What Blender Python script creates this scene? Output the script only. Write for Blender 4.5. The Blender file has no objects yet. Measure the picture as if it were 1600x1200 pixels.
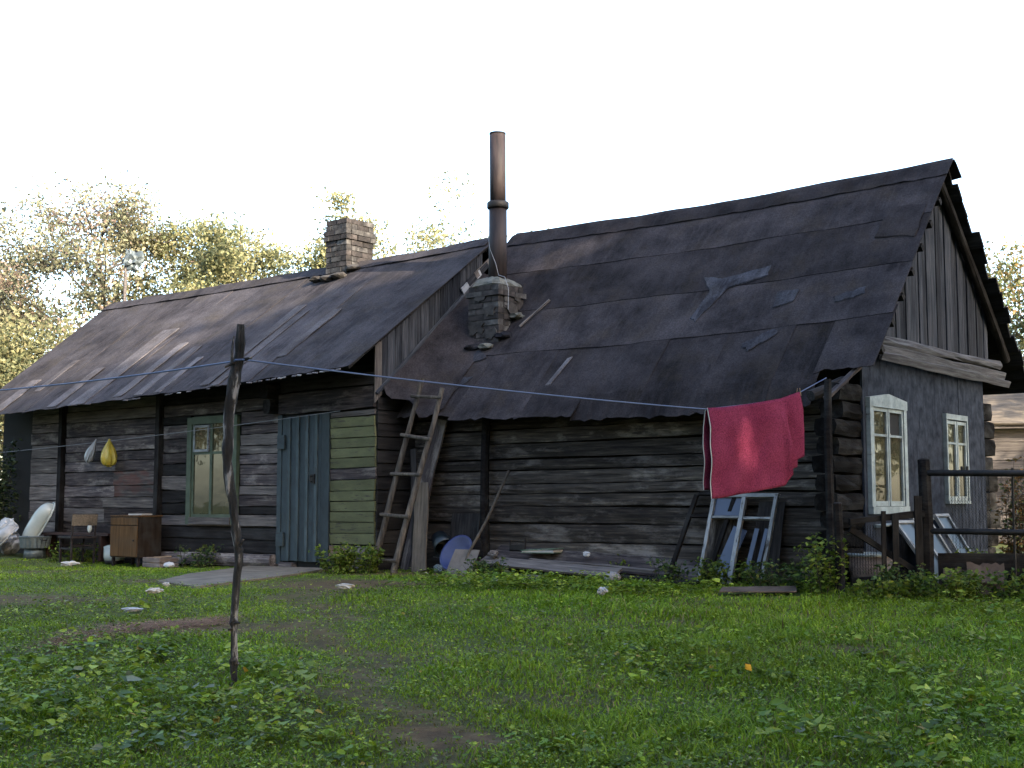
import bpy, bmesh, math, random
import numpy as np
from mathutils import Vector, Matrix

random.seed(7)
rng = np.random.default_rng(11)
R = math.radians
scene = bpy.context.scene
col = scene.collection

# ------------------------------------------------------------------ camera
cam_d = bpy.data.cameras.new('camera')
cam_d.sensor_width = 36.0
cam_d.lens = 45.27
cam_d.clip_start = 0.05
cam_d.clip_end = 2000
cam = bpy.data.objects.new('camera', cam_d)
cam.location = (0, 0, 0.835)
cam.rotation_euler = (R(90 + 5.25), 0, 0)
col.objects.link(cam)
scene.camera = cam

# ------------------------------------------------------------------ sky, sun, exposure
SUN = Vector((0.60, -0.70, 0.40)).normalized()          # towards the sun
world = bpy.data.worlds.new('World')
scene.world = world
world.use_nodes = True
nt = world.node_tree
nt.nodes.clear()
wo = nt.nodes.new('ShaderNodeOutputWorld')
bg = nt.nodes.new('ShaderNodeBackground')
sky = nt.nodes.new('ShaderNodeTexSky')
sky.sky_type = 'NISHITA'
sky.sun_disc = False
sky.sun_elevation = math.asin(SUN.z)
sky.sun_rotation = math.atan2(SUN.x, SUN.y)
sky.air_density = 1.0
sky.dust_density = 2.2
sky.ozone_density = 1.0
bg.inputs['Strength'].default_value = 0.15
nt.links.new(sky.outputs[0], bg.inputs['Color'])
nt.links.new(bg.outputs[0], wo.inputs['Surface'])

sun_d = bpy.data.lights.new('sun', 'SUN')
sun_d.energy = 3.2
sun_d.angle = R(0.5)
sun_d.color = (1.0, 0.86, 0.66)
sun = bpy.data.objects.new('sun', sun_d)
sun.rotation_euler = (-SUN).to_track_quat('-Z', 'Y').to_euler()
sun.location = (20, -20, 30)
col.objects.link(sun)

vs = scene.view_settings
vs.view_transform = 'Standard'
vs.look = 'None'
vs.gamma = 1.0
vs.use_curve_mapping = False
vs.exposure = 2.75
scene.render.engine = 'CYCLES'

# ------------------------------------------------------------------ frames
TH = R(-39.6)
CX, CY = 490 / 2012 * 14.0, 14.0
CT, ST = math.cos(TH), math.sin(TH)


def W(x, y, z=0.0):
    """house frame -> world (x along the front wall to the right, y inwards)"""
    return Vector((CX + x * CT - y * ST, CY + x * ST + y * CT, z))


def L(X, Y):
    dx, dy = X - CX, Y - CY
    return dx * CT + dy * ST, -dx * ST + dy * CT


def gz(X, Y):
    """ground height (numpy friendly)"""
    X = np.asarray(X, float)
    Y = np.asarray(Y, float)
    t = np.clip(12.3 - Y, 0, 14.3)
    z = -0.06 * (np.sqrt(t * t + 0.25) - 0.5)
    lx = (X - CX) * CT + (Y - CY) * ST
    ly = -(X - CX) * ST + (Y - CY) * CT
    z = z - 0.07 * np.exp(-((lx + 9.5) / 1.9) ** 2 - ((ly + 2.3) / 1.6) ** 2)
    far = np.clip((12.6 - Y) / 2.0, 0, 1)
    z = z + far * (0.018 * np.sin(1.7 * X + 0.6 * Y) + 0.014 * np.sin(0.9 * X - 2.3 * Y + 1.0)
                   + 0.008 * np.sin(4.1 * X + 3.3 * Y))
    return z


def gzl(x, y):
    p = W(x, y)
    return float(gz(p.x, p.y))


# ------------------------------------------------------------------ materials
def newmat(name):
    m = bpy.data.materials.new(name)
    m.use_nodes = True
    n = m.node_tree
    b = n.nodes['Principled BSDF']
    return m, n, b


def ramp(n, stops):
    r = n.nodes.new('ShaderNodeValToRGB')
    e = r.color_ramp.elements
    while len(e) < len(stops):
        e.new(0.5)
    for i, (p, c) in enumerate(stops):
        e[i].position = p
        e[i].color = (*c, 1)
    return r


def coords(n, scale, jitter=True):
    tc = n.nodes.new('ShaderNodeTexCoord')
    out = tc.outputs['Object']
    if jitter:
        oi = n.nodes.new('ShaderNodeObjectInfo')
        ml = n.nodes.new('ShaderNodeMath'); ml.operation = 'MULTIPLY'
        ml.inputs[1].default_value = 61.7
        n.links.new(oi.outputs['Random'], ml.inputs[0])
        ad = n.nodes.new('ShaderNodeVectorMath'); ad.operation = 'ADD'
        n.links.new(out, ad.inputs[0])
        n.links.new(ml.outputs[0], ad.inputs[1])
        out = ad.outputs[0]
    mp = n.nodes.new('ShaderNodeMapping')
    mp.inputs['Scale'].default_value = scale
    n.links.new(out, mp.inputs['Vector'])
    return mp.outputs[0], tc


def noise(n, vec, scale, detail=6, rough=0.6):
    t = n.nodes.new('ShaderNodeTexNoise')
    t.inputs['Scale'].default_value = scale
    t.inputs['Detail'].default_value = detail
    t.inputs['Roughness'].default_value = rough
    n.links.new(vec, t.inputs['Vector'])
    return t.outputs[0]


def mixc(n, fac, a, b, mode='MIX'):
    m = n.nodes.new('ShaderNodeMix')
    m.data_type = 'RGBA'
    m.blend_type = mode
    for k, v in ((0, fac), (6, a), (7, b)):
        if isinstance(v, (int, float)):
            m.inputs[k].default_value = v
        elif isinstance(v, tuple):
            m.inputs[k].default_value = (*v, 1)
        else:
            n.links.new(v, m.inputs[k])
    return m.outputs[2]


def bump(n, b, h, strength, dist=0.01):
    bp = n.nodes.new('ShaderNodeBump')
    bp.inputs['Strength'].default_value = strength
    bp.inputs['Distance'].default_value = dist
    n.links.new(h, bp.inputs['Height'])
    n.links.new(bp.outputs[0], b.inputs['Normal'])


def rnd_bright(n, c, lo, hi):
    oi = n.nodes.new('ShaderNodeObjectInfo')
    mr = n.nodes.new('ShaderNodeMapRange')
    mr.inputs[3].default_value = lo
    mr.inputs[4].default_value = hi
    n.links.new(oi.outputs['Random'], mr.inputs[0])
    return mixc(n, 1.0, c, mr.outputs[0], 'MULTIPLY')


def wood(name, stops, rough=0.85, lo=0.7, hi=1.25, stain=(0.03, 0.03, 0.03), stain_amt=0.6, bumps=0.6,
         grain=(1.2, 22, 22), tint=None, tint_amt=0.0, k=0.50, worn=0.0):
    m, n, b = newmat(name)
    v, _ = coords(n, grain)
    g = noise(n, v, 1.6, 8, 0.65)
    stops = [(p, tuple(x * k for x in c)) for p, c in stops]
    r = ramp(n, stops)
    n.links.new(g, r.inputs[0])
    c = r.outputs[0]
    v2, _ = coords(n, (1.0, 2.2, 2.2))
    s = noise(n, v2, 2.6, 5, 0.6)
    sr = ramp(n, [(0.45, (0, 0, 0)), (0.68, (1, 1, 1))])
    n.links.new(s, sr.inputs[0])
    sm = n.nodes.new('ShaderNodeMath'); sm.operation = 'MULTIPLY'
    sm.inputs[1].default_value = stain_amt
    n.links.new(sr.outputs[0], sm.inputs[0])
    c = mixc(n, sm.outputs[0], c, stain)
    if tint:
        v3, _ = coords(n, (0.7, 1.6, 1.6))
        s3 = noise(n, v3, 1.9, 4, 0.6)
        tr = ramp(n, [(0.52, (0, 0, 0)), (0.6, (1, 1, 1))])
        n.links.new(s3, tr.inputs[0])
        tm = n.nodes.new('ShaderNodeMath'); tm.operation = 'MULTIPLY'
        tm.inputs[1].default_value = tint_amt
        n.links.new(tr.outputs[0], tm.inputs[0])
        c = mixc(n, tm.outputs[0], c, tint)
    if worn:
        v4, _ = coords(n, (0.9, 2.6, 2.6))
        s4 = noise(n, v4, 1.7, 7, 0.7)
        wr_ = ramp(n, [(0.53, (0, 0, 0)), (0.66, (worn,) * 3)])
        n.links.new(s4, wr_.inputs[0])
        wn_ = mixc(n, g, (.09 * k, .075 * k, .068 * k), (.62 * k, .56 * k, .51 * k))
        c = mixc(n, wr_.outputs[0], c, wn_)
    c = rnd_bright(n, c, lo, hi)
    n.links.new(c, b.inputs['Base Color'])
    b.inputs['Roughness'].default_value = rough
    b.inputs['Specular IOR Level'].default_value = 0.03
    bump(n, b, g, bumps, 0.012)
    return m


def painted(name, paint, under, chip=0.6, k=0.45, spec=0.12, rough=0.6, lo=0.85, hi=1.12, grain=(2, 14, 14), dirt=0.35):
    m, n, b = newmat(name)
    v, _ = coords(n, grain)
    g = noise(n, v, 2.4, 8, 0.7)
    r = ramp(n, [(chip, (0, 0, 0)), (chip + 0.06, (1, 1, 1))])
    n.links.new(g, r.inputs[0])
    v2, _ = coords(n, (1.5, 3, 3))
    s = noise(n, v2, 3.0, 5, 0.6)
    dr = ramp(n, [(0.3, (1 - dirt,) * 3), (0.7, (1.08,) * 3)])
    n.links.new(s, dr.inputs[0])
    paint = tuple(x * k for x in paint); under = tuple(x * k for x in under)
    pc = mixc(n, 1.0, paint, dr.outputs[0], 'MULTIPLY')
    c = mixc(n, r.outputs[0], pc, under)
    c = rnd_bright(n, c, lo, hi)
    n.links.new(c, b.inputs['Base Color'])
    b.inputs['Roughness'].default_value = rough
    b.inputs['Specular IOR Level'].default_value = spec
    bump(n, b, g, 0.35, 0.006)
    return m


def speckle(name, stops, scale=6, rough=0.8, detail=7, bumps=0.3, lo=0.9, hi=1.1, metal=0.0, stretch=(1, 1, 1), spec=0.3,
            bdist=0.01):
    stops = [(p, tuple(x * .45 for x in c)) for p, c in stops]
    m, n, b = newmat(name)
    v, _ = coords(n, stretch)
    g = noise(n, v, scale, detail, 0.62)
    r = ramp(n, stops)
    n.links.new(g, r.inputs[0])
    c = rnd_bright(n, r.outputs[0], lo, hi)
    n.links.new(c, b.inputs['Base Color'])
    b.inputs['Roughness'].default_value = rough
    b.inputs['Metallic'].default_value = metal
    b.inputs['Specular IOR Level'].default_value = spec
    if bumps:
        bump(n, b, g, bumps, bdist)
    return m


def felt(name, base, light, amt, warm):
    """tarred roofing felt: mineral grain, washed-out runs, brown dust, cracks"""
    base = tuple(x * .50 for x in base); light = tuple(x * .62 for x in light); warm = tuple(x * .56 for x in warm)
    m, n, b = newmat(name)
    v, _ = coords(n, (1, 1, 1))
    big = noise(n, v, 1.7, 9, 0.68)
    r = ramp(n, [(0.36, base), (0.66, light)])
    n.links.new(big, r.inputs[0])
    v2, _ = coords(n, (7.0, 0.9, 0.9))
    run = noise(n, v2, 2.3, 8, 0.68)
    rr = ramp(n, [(0.5, (0, 0, 0)), (0.70, (amt,) * 3)])
    n.links.new(run, rr.inputs[0])
    c = mixc(n, rr.outputs[0], r.outputs[0], tuple(x * 1.15 for x in light))
    dn = noise(n, v, 2.3, 6, 0.62)
    dr = ramp(n, [(0.50, (0, 0, 0)), (0.72, (0.5,) * 3)])
    n.links.new(dn, dr.inputs[0])
    c = mixc(n, dr.outputs[0], c, warm)
    ck = noise(n, v2, 5.5, 8, 0.75)
    kr = ramp(n, [(0.28, (.45,) * 3), (0.38, (1, 1, 1))])
    n.links.new(ck, kr.inputs[0])
    c = mixc(n, 1.0, c, kr.outputs[0], 'MULTIPLY')
    fine = noise(n, v, 55, 4, 0.75)
    fr = ramp(n, [(0.3, (0.55,) * 3), (0.7, (1.4,) * 3)])
    n.links.new(fine, fr.inputs[0])
    c = mixc(n, 1.0, c, fr.outputs[0], 'MULTIPLY')
    c = rnd_bright(n, c, 0.78, 1.2)
    n.links.new(c, b.inputs['Base Color'])
    b.inputs['Roughness'].default_value = 0.9
    b.inputs['Specular IOR Level'].default_value = 0.03
    wr = noise(n, v2, 1.4, 8, 0.62)
    bump(n, b, wr, 0.4, 0.03)
    return m


def leafy(name, rough=0.55, trans=0.35, spec=0.3):
    m, n, b = newmat(name)
    a = n.nodes.new('ShaderNodeAttribute')
    a.attribute_name = 'Col'
    n.links.new(a.outputs['Color'], b.inputs['Base Color'])
    b.inputs['Roughness'].default_value = rough
    b.inputs['Specular IOR Level'].default_value = spec
    t = n.nodes.new('ShaderNodeBsdfTranslucent')
    n.links.new(a.outputs['Color'], t.inputs['Color'])
    mx = n.nodes.new('ShaderNodeMixShader')
    mx.inputs[0].default_value = trans
    out = n.nodes['Material Output']
    n.links.new(b.outputs[0], mx.inputs[1])
    n.links.new(t.outputs[0], mx.inputs[2])
    n.links.new(mx.outputs[0], out.inputs['Surface'])
    return m


def plain(name, c, rough=0.6, metal=0.0, spec=0.4):
    c = tuple(x * .48 for x in c)
    m, n, b = newmat(name)
    v, _ = coords(n, (1, 1, 1))
    g = noise(n, v, 9, 5, 0.6)
    r = ramp(n, [(0.3, tuple(x * 0.8 for x in c)), (0.7, tuple(min(1, x * 1.12) for x in c))])
    n.links.new(g, r.inputs[0])
    n.links.new(r.outputs[0], b.inputs['Base Color'])
    b.inputs['Roughness'].default_value = rough
    b.inputs['Metallic'].default_value = metal
    b.inputs['Specular IOR Level'].default_value = spec
    return m


def glass(name, c, rough=0.03, spec=0.5):
    m, n, b = newmat(name)
    v, _ = coords(n, (1, 1, 1))
    g = noise(n, v, 2.2, 3, 0.5)
    r = ramp(n, [(0.3, c), (0.75, tuple(x * 1.8 for x in c))])
    n.links.new(g, r.inputs[0])
    n.links.new(r.outputs[0], b.inputs['Base Color'])
    b.inputs['Roughness'].default_value = rough
    b.inputs['IOR'].default_value = 1.5
    b.inputs['Specular IOR Level'].default_value = spec
    bump(n, b, g, 0.12, 0.02)
    return m


M = {}
M['log'] = wood('log_wood', [(0.30, (.010, .009, .009)), (0.46, (.060, .052, .046)), (0.60, (.105, .090, .076)), (0.74, (.30, .26, .21))],
                lo=0.5, hi=1.5, worn=.5, stain=(.018, .016, .016), stain_amt=0.75, bumps=0.9)
M['log_dark'] = wood('dark_log_wood', [(0.3, (.003, .003, .003)), (0.6, (.010, .009, .0085)), (0.8, (.032, .028, .025))],
                     lo=0.6, hi=1.2, bumps=0.9)
M['board'] = wood('weathered_board', [(0.30, (.016, .014, .016)), (0.47, (.095, .080, .080)), (0.60, (.160, .135, .130)), (0.74, (.42, .38, .35))],
                  lo=0.5, hi=1.55, worn=.75, stain=(.03, .028, .032), stain_amt=0.75, bumps=0.9)
M['board_dark'] = wood('dark_board', [(0.3, (.012, .012, .013)), (0.55, (.040, .037, .037)), (0.8, (.09, .082, .08))],
                       lo=0.6, hi=1.2)
M['board_pale'] = wood('pale_board', [(0.30, (.035, .031, .032)), (0.47, (.16, .142, .135)), (0.60, (.22, .195, .18)), (0.75, (.46, .42, .38))],
                       lo=0.75, hi=1.2, stain=(.06, .055, .055), stain_amt=0.5, bumps=0.7)
M['board_red'] = wood('board_with_red_paint', [(0.28, (.04, .034, .034)), (0.5, (.12, .105, .10)), (0.72, (.24, .215, .20))],
                      lo=0.85, hi=1.1, tint=(.085, .035, .028), tint_amt=0.5)
M['gable'] = wood('gable_board', [(0.28, (.010, .011, .014)), (0.5, (.048, .053, .066)), (0.75, (.14, .147, .165))],
                  lo=0.55, hi=1.25, stain=(.03, .03, .034), stain_amt=0.6)
M['beam'] = wood('grey_beam', [(0.28, (.03, .031, .036)), (0.5, (.115, .119, .132)), (0.75, (.23, .235, .25))],
                 lo=0.9, hi=1.1, stain=(.06, .055, .06), stain_amt=0.5, bumps=0.9)
M['post'] = wood('dark_post', [(0.3, (.006, .006, .007)), (0.7, (.026, .023, .022))], lo=0.8, hi=1.2)
M['green'] = painted('green_paint', (.195, .205, .105), (.075, .068, .06), chip=0.56, lo=0.8, hi=1.15)
M['blue'] = painted('blue_door_paint', (.068, .093, .106), (.05, .05, .055), chip=0.58, lo=0.85, hi=1.12)
M['blue_pale'] = painted('pale_blue_batten_paint', (.092, .125, .138), (.06, .06, .06), chip=0.57, lo=0.95, hi=1.1)
M['win_green'] = painted('green_casing_paint', (.125, .165, .115), (.07, .065, .06), chip=0.64)
M['white'] = painted('chipped_white_paint', (.40, .475, .49), (.12, .11, .10), chip=0.60, dirt=0.45)
M['whitewood'] = painted('flaking_white_frame', (.42, .44, .45), (.09, .08, .075), chip=0.55, dirt=0.5)
M['clad'] = painted('grey_sheet_cladding', (.064, .076, .102), (.026, .030, .041), chip=0.56, spec=0.0, rough=1.0, lo=0.92, hi=1.06,
                    grain=(9, 9, 1.1), dirt=0.6)
M['felt'] = felt('roofing_felt', (.021, .0185, .020), (.056, .049, .052), 0.4, (.058, .045, .034))
M['felt_annex'] = felt('worn_roofing_felt', (.042, .038, .042), (.088, .080, .086), 0.6, (.080, .066, .050))
M['felt_pale'] = felt('pale_felt_strip', (.075, .068, .072), (.155, .143, .15), 0.5, (.12, .10, .09))
M['felt_tar'] = felt('tarred_felt', (.014, .014, .017), (.036, .036, .044), 0.4, (.03, .027, .025))
M['felt_patch'] = felt('grey_blue_patch', (.024, .022, .026), (.082, .084, .100), 0.6, (.06, .055, .052))
M['brick'] = speckle('sooty_brick', [(0.3, (.016, .015, .016)), (0.5, (.054, .045, .043)), (0.72, (.125, .106, .100))],
                     9, 0.9, lo=0.55, hi=1.3, bumps=0.6)
M['brick_grey'] = speckle('limed_brick', [(0.3, (.024, .023, .024)), (0.5, (.090, .083, .080)), (0.72, (.22, .21, .20))],
                          8, 0.9, lo=0.6, hi=1.25, bumps=0.6)
M['mortar'] = speckle('mortar', [(0.3, (.030, .027, .026)), (0.7, (.105, .095, .088))], 11, 0.95, bumps=0.6)
M['cement'] = speckle('lumpy_cement', [(0.3, (.07, .07, .06)), (0.7, (.24, .24, .21))], 10, 0.95, bumps=0.8, bdist=0.02)
M['pipe'] = speckle('rusty_pipe', [(0.28, (.016, .015, .017)), (0.5, (.046, .032, .032)), (0.75, (.085, .064, .060))], 4, 0.65,
                    stretch=(3, 3, 0.6), bumps=0.25, metal=0.25)
M['iron'] = speckle('dark_iron', [(0.3, (.012, .012, .013)), (0.7, (.045, .038, .035))], 12, 0.6, metal=0.4)
M['rust'] = speckle('rusty_sheet', [(0.3, (.06, .042, .033)), (0.5, (.13, .088, .065)), (0.75, (.21, .15, .12))], 5, 0.8)
M['blade'] = speckle('worn_shovel_steel', [(0.3, (.11, .085, .066)), (0.7, (.25, .20, .16))], 7, 0.6)
M['zinc'] = speckle('galvanised', [(0.3, (.10, .13, .14)), (0.7, (.24, .28, .29))], 8, 0.5, metal=0.4, bumps=0.1)
M['enamel'] = speckle('white_enamel', [(0.26, (.30, .29, .27)), (0.36, (.62, .68, .64)), (0.7, (.74, .79, .75))], 5, 0.25, bumps=0.05)
M['enamel_old'] = speckle('stained_enamel', [(0.26, (.22, .20, .19)), (0.4, (.48, .47, .46)), (0.7, (.62, .61, .60))], 5, 0.3, bumps=0.05)
M['glass_warm'] = glass('old_window_glass', (.018, .017, .010))
M['glass_dark'] = glass('dark_glass', (.010, .012, .013), 0.35, 0.2)
M['glass_blue'] = glass('loose_glass', (.026, .034, .055), 0.3, 0.3)
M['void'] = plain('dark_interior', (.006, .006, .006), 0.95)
M['concrete'] = speckle('worn_concrete', [(0.3, (.12, .092, .064)), (0.5, (.21, .168, .125)), (0.7, (.31, .26, .20))], 5, 0.95, bumps=0.7)
M['stone'] = speckle('pale_stone', [(0.3, (.20, .185, .18)), (0.7, (.42, .40, .39))], 7, 0.9)
M['plastic_white'] = plain('white_plastic_film', (.72, .73, .76), 0.35)
M['plastic_grey'] = plain('grey_plastic_film', (.42, .44, .48), 0.35)
M['plastic_yellow'] = plain('yellow_plastic_film', (.58, .46, .06), 0.35)
M['paper'] = plain('paper', (.62, .60, .56), 0.8)
M['rope_blue'] = plain('blue_cord', (.075, .115, .24), 0.6)
M['string'] = plain('pale_string', (.30, .31, .34), 0.7)
M['basin'] = plain('blue_basin_enamel', (.034, .046, .16), 0.45)
M['pail'] = plain('dark_pail', (.022, .034, .042), 0.35, 0.3)
M['cabinet'] = wood('varnished_veneer', [(0.3, (.060, .034, .017)), (0.5, (.13, .072, .034)), (0.75, (.20, .12, .058))],
                    lo=0.95, hi=1.05, grain=(14, 14, 1.2), rough=0.5, stain=(.06, .04, .025), stain_amt=0.5, bumps=0.15)
M['cabinet_dark'] = wood('dark_veneer', [(0.3, (.020, .015, .012)), (0.7, (.05, .038, .03))], lo=0.95, hi=1.05,
                         grain=(14, 14, 1.2), rough=0.5, bumps=0.15)
M['chair'] = wood('old_chair_wood', [(0.3, (.016, .013, .014)), (0.7, (.05, .040, .040))], lo=0.9, hi=1.1, rough=0.5)
M['plywood'] = wood('pale_plywood', [(0.3, (.12, .098, .076)), (0.7, (.27, .23, .185))], lo=0.95, hi=1.05)
M['table'] = wood('brown_table_wood', [(0.3, (.035, .020, .018)), (0.7, (.09, .055, .048))], lo=0.9, hi=1.1, rough=0.5)
M['pole'] = wood('peeled_pole_wood', [(0.3, (.05, .043, .038)), (0.5, (.14, .12, .10)), (0.75, (.27, .235, .20))],
                 grain=(16, 16, 1.6), lo=0.9, hi=1.1)
M['bark'] = speckle('grey_bark', [(0.36, (.006, .0055, .0055)), (0.5, (.026, .022, .020)), (0.57, (.06, .053, .05)), (0.62, (.36, .34, .33))], 5, 0.9,
                    stretch=(3.5, 3.5, 0.8), bumps=1.0, bdist=0.02)
M['trunk'] = speckle('tree_bark', [(0.3, (.025, .02, .016)), (0.7, (.09, .075, .06))], 4, 0.9, stretch=(3, 3, .6), bumps=0.8)
M['book_green'] = speckle('green_book_cover', [(0.42, (.05, .16, .08)), (0.56, (.22, .30, .22)), (0.7, (.5, .5, .45))], 14, 0.6, bumps=0)
M['kindling'] = wood('split_kindling', [(0.3, (.25, .15, .09)), (0.7, (.52, .37, .25))], lo=0.75, hi=1.2)
M['crate'] = wood('crate_slat', [(0.3, (.20, .15, .13)), (0.7, (.42, .34, .30))], lo=0.8, hi=1.15)
M['leaf'] = leafy('leaf')
M['leaf_yellow'] = leafy('autumn_leaf', trans=0.45)
M['grass'] = leafy('grass_blade', rough=0.55, trans=0.34, spec=0.1)
M['leaf_weed'] = leafy('weed_leaf', rough=0.5, trans=0.32, spec=0.13)
M['straw'] = leafy('straw', rough=0.8, trans=0.1, spec=0.2)
M['skirting'] = speckle('dull_mudstone', [(0.3, (.05, .045, .04)), (0.7, (.11, .10, .09))], 6, 0.95)

# towel cloth
m, n, b = newmat('crimson_terry')
v, _ = coords(n, (1, 1, 1), False)
g = noise(n, v, 90, 3, 0.6)
g2 = noise(n, v, 3, 4, 0.5)
r1 = ramp(n, [(0.3, (.086, .014, .030)), (0.7, (.125, .023, .045))])
n.links.new(g2, r1.inputs[0])
fr_ = ramp(n, [(0.3, (.55,) * 3), (0.7, (1.45,) * 3)])
n.links.new(g, fr_.inputs[0])
n.links.new(mixc(n, 1.0, r1.outputs[0], fr_.outputs[0], 'MULTIPLY'), b.inputs['Base Color'])
b.inputs['Roughness'].default_value = 0.95
b.inputs['Specular IOR Level'].default_value = 0.0
vw, _ = coords(n, (6, 6, 1.2), False)
gw = noise(n, vw, 2.0, 6, 0.6)
ad = n.nodes.new('ShaderNodeMath'); ad.operation = 'MULTIPLY_ADD'; ad.inputs[1].default_value = 3.0
n.links.new(gw, ad.inputs[0]); n.links.new(g, ad.inputs[2])
bump(n, b, ad.outputs[0], 0.4, 0.005)
M['towel'] = m

# ground soil
m, n, b = newmat('soil_and_turf')
tc = n.nodes.new('ShaderNodeTexCoord')
pos = tc.outputs['Object']
a1 = noise(n, pos, 0.55, 6, 0.6)
a2 = noise(n, pos, 7.0, 8, 0.7)
r1 = ramp(n, [(0.3, (.030, .0165, .007)), (0.55, (.068, .041, .019)), (0.72, (.13, .088, .047))])
n.links.new(a2, r1.inputs[0])
r2 = ramp(n, [(0.3, (.022, .032, .008)), (0.7, (.055, .075, .018))])
n.links.new(a2, r2.inputs[0])
at = n.nodes.new('ShaderNodeAttribute'); at.attribute_name = 'turf'
c = mixc(n, at.outputs['Fac'], r1.outputs[0], r2.outputs[0])
n.links.new(c, b.inputs['Base Color'])
b.inputs['Roughness'].default_value = 0.95
b.inputs['Specular IOR Level'].default_value = 0.15
bump(n, b, a2, 0.8, 0.03)
M['soil'] = m


# ------------------------------------------------------------------ mesh helpers
def link(name, me, mat, parent=None, smooth=False):
    o = bpy.data.objects.new(name, me)
    col.objects.link(o)
    if mat:
        me.materials.append(M[mat] if isinstance(mat, str) else mat)
    if parent:
        o.parent = parent
    if smooth:
        me.shade_smooth()
    return o


def raw(name, V, F, mat, parent=None, smooth=False, fix=True):
    me = bpy.data.meshes.new(name)
    me.from_pydata([tuple(v) for v in V], [], [tuple(f) for f in F])
    if fix:
        bm = bmesh.new(); bm.from_mesh(me)
        bmesh.ops.recalc_face_normals(bm, faces=bm.faces)
        bm.to_mesh(me); bm.free()
    me.update()
    return link(name, me, mat, parent, smooth)


def np_obj(name, V, F, mat, parent=None, colors=None, smooth=False):
    """V (n,3), F (m,k) numpy"""
    me = bpy.data.meshes.new(name)
    V = np.ascontiguousarray(V, np.float32)
    F = np.ascontiguousarray(F, np.int32)
    me.vertices.add(len(V)); me.vertices.foreach_set('co', V.ravel())
    k = F.shape[1]
    me.loops.add(F.size); me.loops.foreach_set('vertex_index', F.ravel())
    me.polygons.add(len(F))
    me.polygons.foreach_set('loop_start', np.arange(0, F.size, k, dtype=np.int32))
    me.polygons.foreach_set('loop_total', np.full(len(F), k, np.int32))
    me.update(calc_edges=True)
    if colors is not None:
        at = me.color_attributes.new('Col', 'FLOAT_COLOR', 'POINT')
        cc = np.ones((len(V), 4), np.float32); cc[:, :3] = colors
        at.data.foreach_set('color', cc.ravel())
    return link(name, me, mat, parent, smooth)


class MB:
    def __init__(s):
        s.V = []; s.F = []

    def add(s, V, F):
        o = len(s.V)
        s.V += [tuple(v) for v in V]
        s.F += [tuple(i + o for i in f) for f in F]
        return s

    def box(s, a, b):
        x0, y0, z0 = a; x1, y1, z1 = b
        return s.add([(x0, y0, z0), (x1, y0, z0), (x1, y1, z0), (x0, y1, z0), (x0, y0, z1), (x1, y0, z1), (x1, y1, z1), (x0, y1, z1)],
                     [(0, 3, 2, 1), (4, 5, 6, 7), (0, 1, 5, 4), (1, 2, 6, 5), (2, 3, 7, 6), (3, 0, 4, 7)])

    def tube(s, pts, rad, k=8, jit=0.0, caps=True):
        pts = [Vector(p) for p in pts]
        if not isinstance(rad, (list, tuple)):
            rad = [rad] * len(pts)
        V = []; F = []
        up = None
        for i, p in enumerate(pts):
            t = (pts[min(i + 1, len(pts) - 1)] - pts[max(i - 1, 0)]).normalized()
            if up is None:
                up = t.orthogonal().normalized()
            up = (up - t * up.dot(t)).normalized()
            sd = t.cross(up)
            for j in range(k):
                a = 2 * math.pi * j / k
                rr = rad[i] * (1 + random.uniform(-jit, jit))
                V.append(p + (up * math.cos(a) + sd * math.sin(a)) * rr)
        for i in range(len(pts) - 1):
            for j in range(k):
                F.append((i * k + j, i * k + (j + 1) % k, (i + 1) * k + (j + 1) % k, (i + 1) * k + j))
        if caps:
            F.append(tuple(range(k))[::-1])
            F.append(tuple((len(pts) - 1) * k + j for j in range(k)))
        return s.add(V, F)

    def lathe(s, prof, k=16, center=(0, 0, 0), close=False):
        V = []; F = []
        for (r, z) in prof:
            for j in range(k):
                a = 2 * math.pi * j / k
                V.append((center[0] + r * math.cos(a), center[1] + r * math.sin(a), center[2] + z))
        m_ = len(prof)
        for i in range(m_ - 1 if not close else m_):
            i2 = (i + 1) % m_
            for j in range(k):
                F.append((i * k + j, i * k + (j + 1) % k, i2 * k + (j + 1) % k, i2 * k + j))
        return s.add(V, F)

    def prism(s, poly, d):
        """poly: list of 3d pts (planar), d: extrude vector"""
        n_ = len(poly)
        V = [Vector(p) for p in poly] + [Vector(p) + Vector(d) for p in poly]
        F = [tuple(range(n_))[::-1], tuple(range(n_, 2 * n_))]
        F += [(i, (i + 1) % n_, n_ + (i + 1) % n_, n_ + i) for i in range(n_)]
        return s.add(V, F)

    def obj(s, name, mat, parent=None, smooth=False, fix=True):
        return raw(name, s.V, s.F, mat, parent, smooth, fix)


def orient(o, p0, p1, up):
    p0 = Vector(p0); p1 = Vector(p1)
    x = (p1 - p0).normalized()
    z = Vector(up); z = (z - x * z.dot(x)).normalized()
    y = z.cross(x)
    mt = Matrix((x, y, z)).transposed().to_4x4()
    mt.translation = (p0 + p1) / 2
    o.matrix_local = mt


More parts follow.
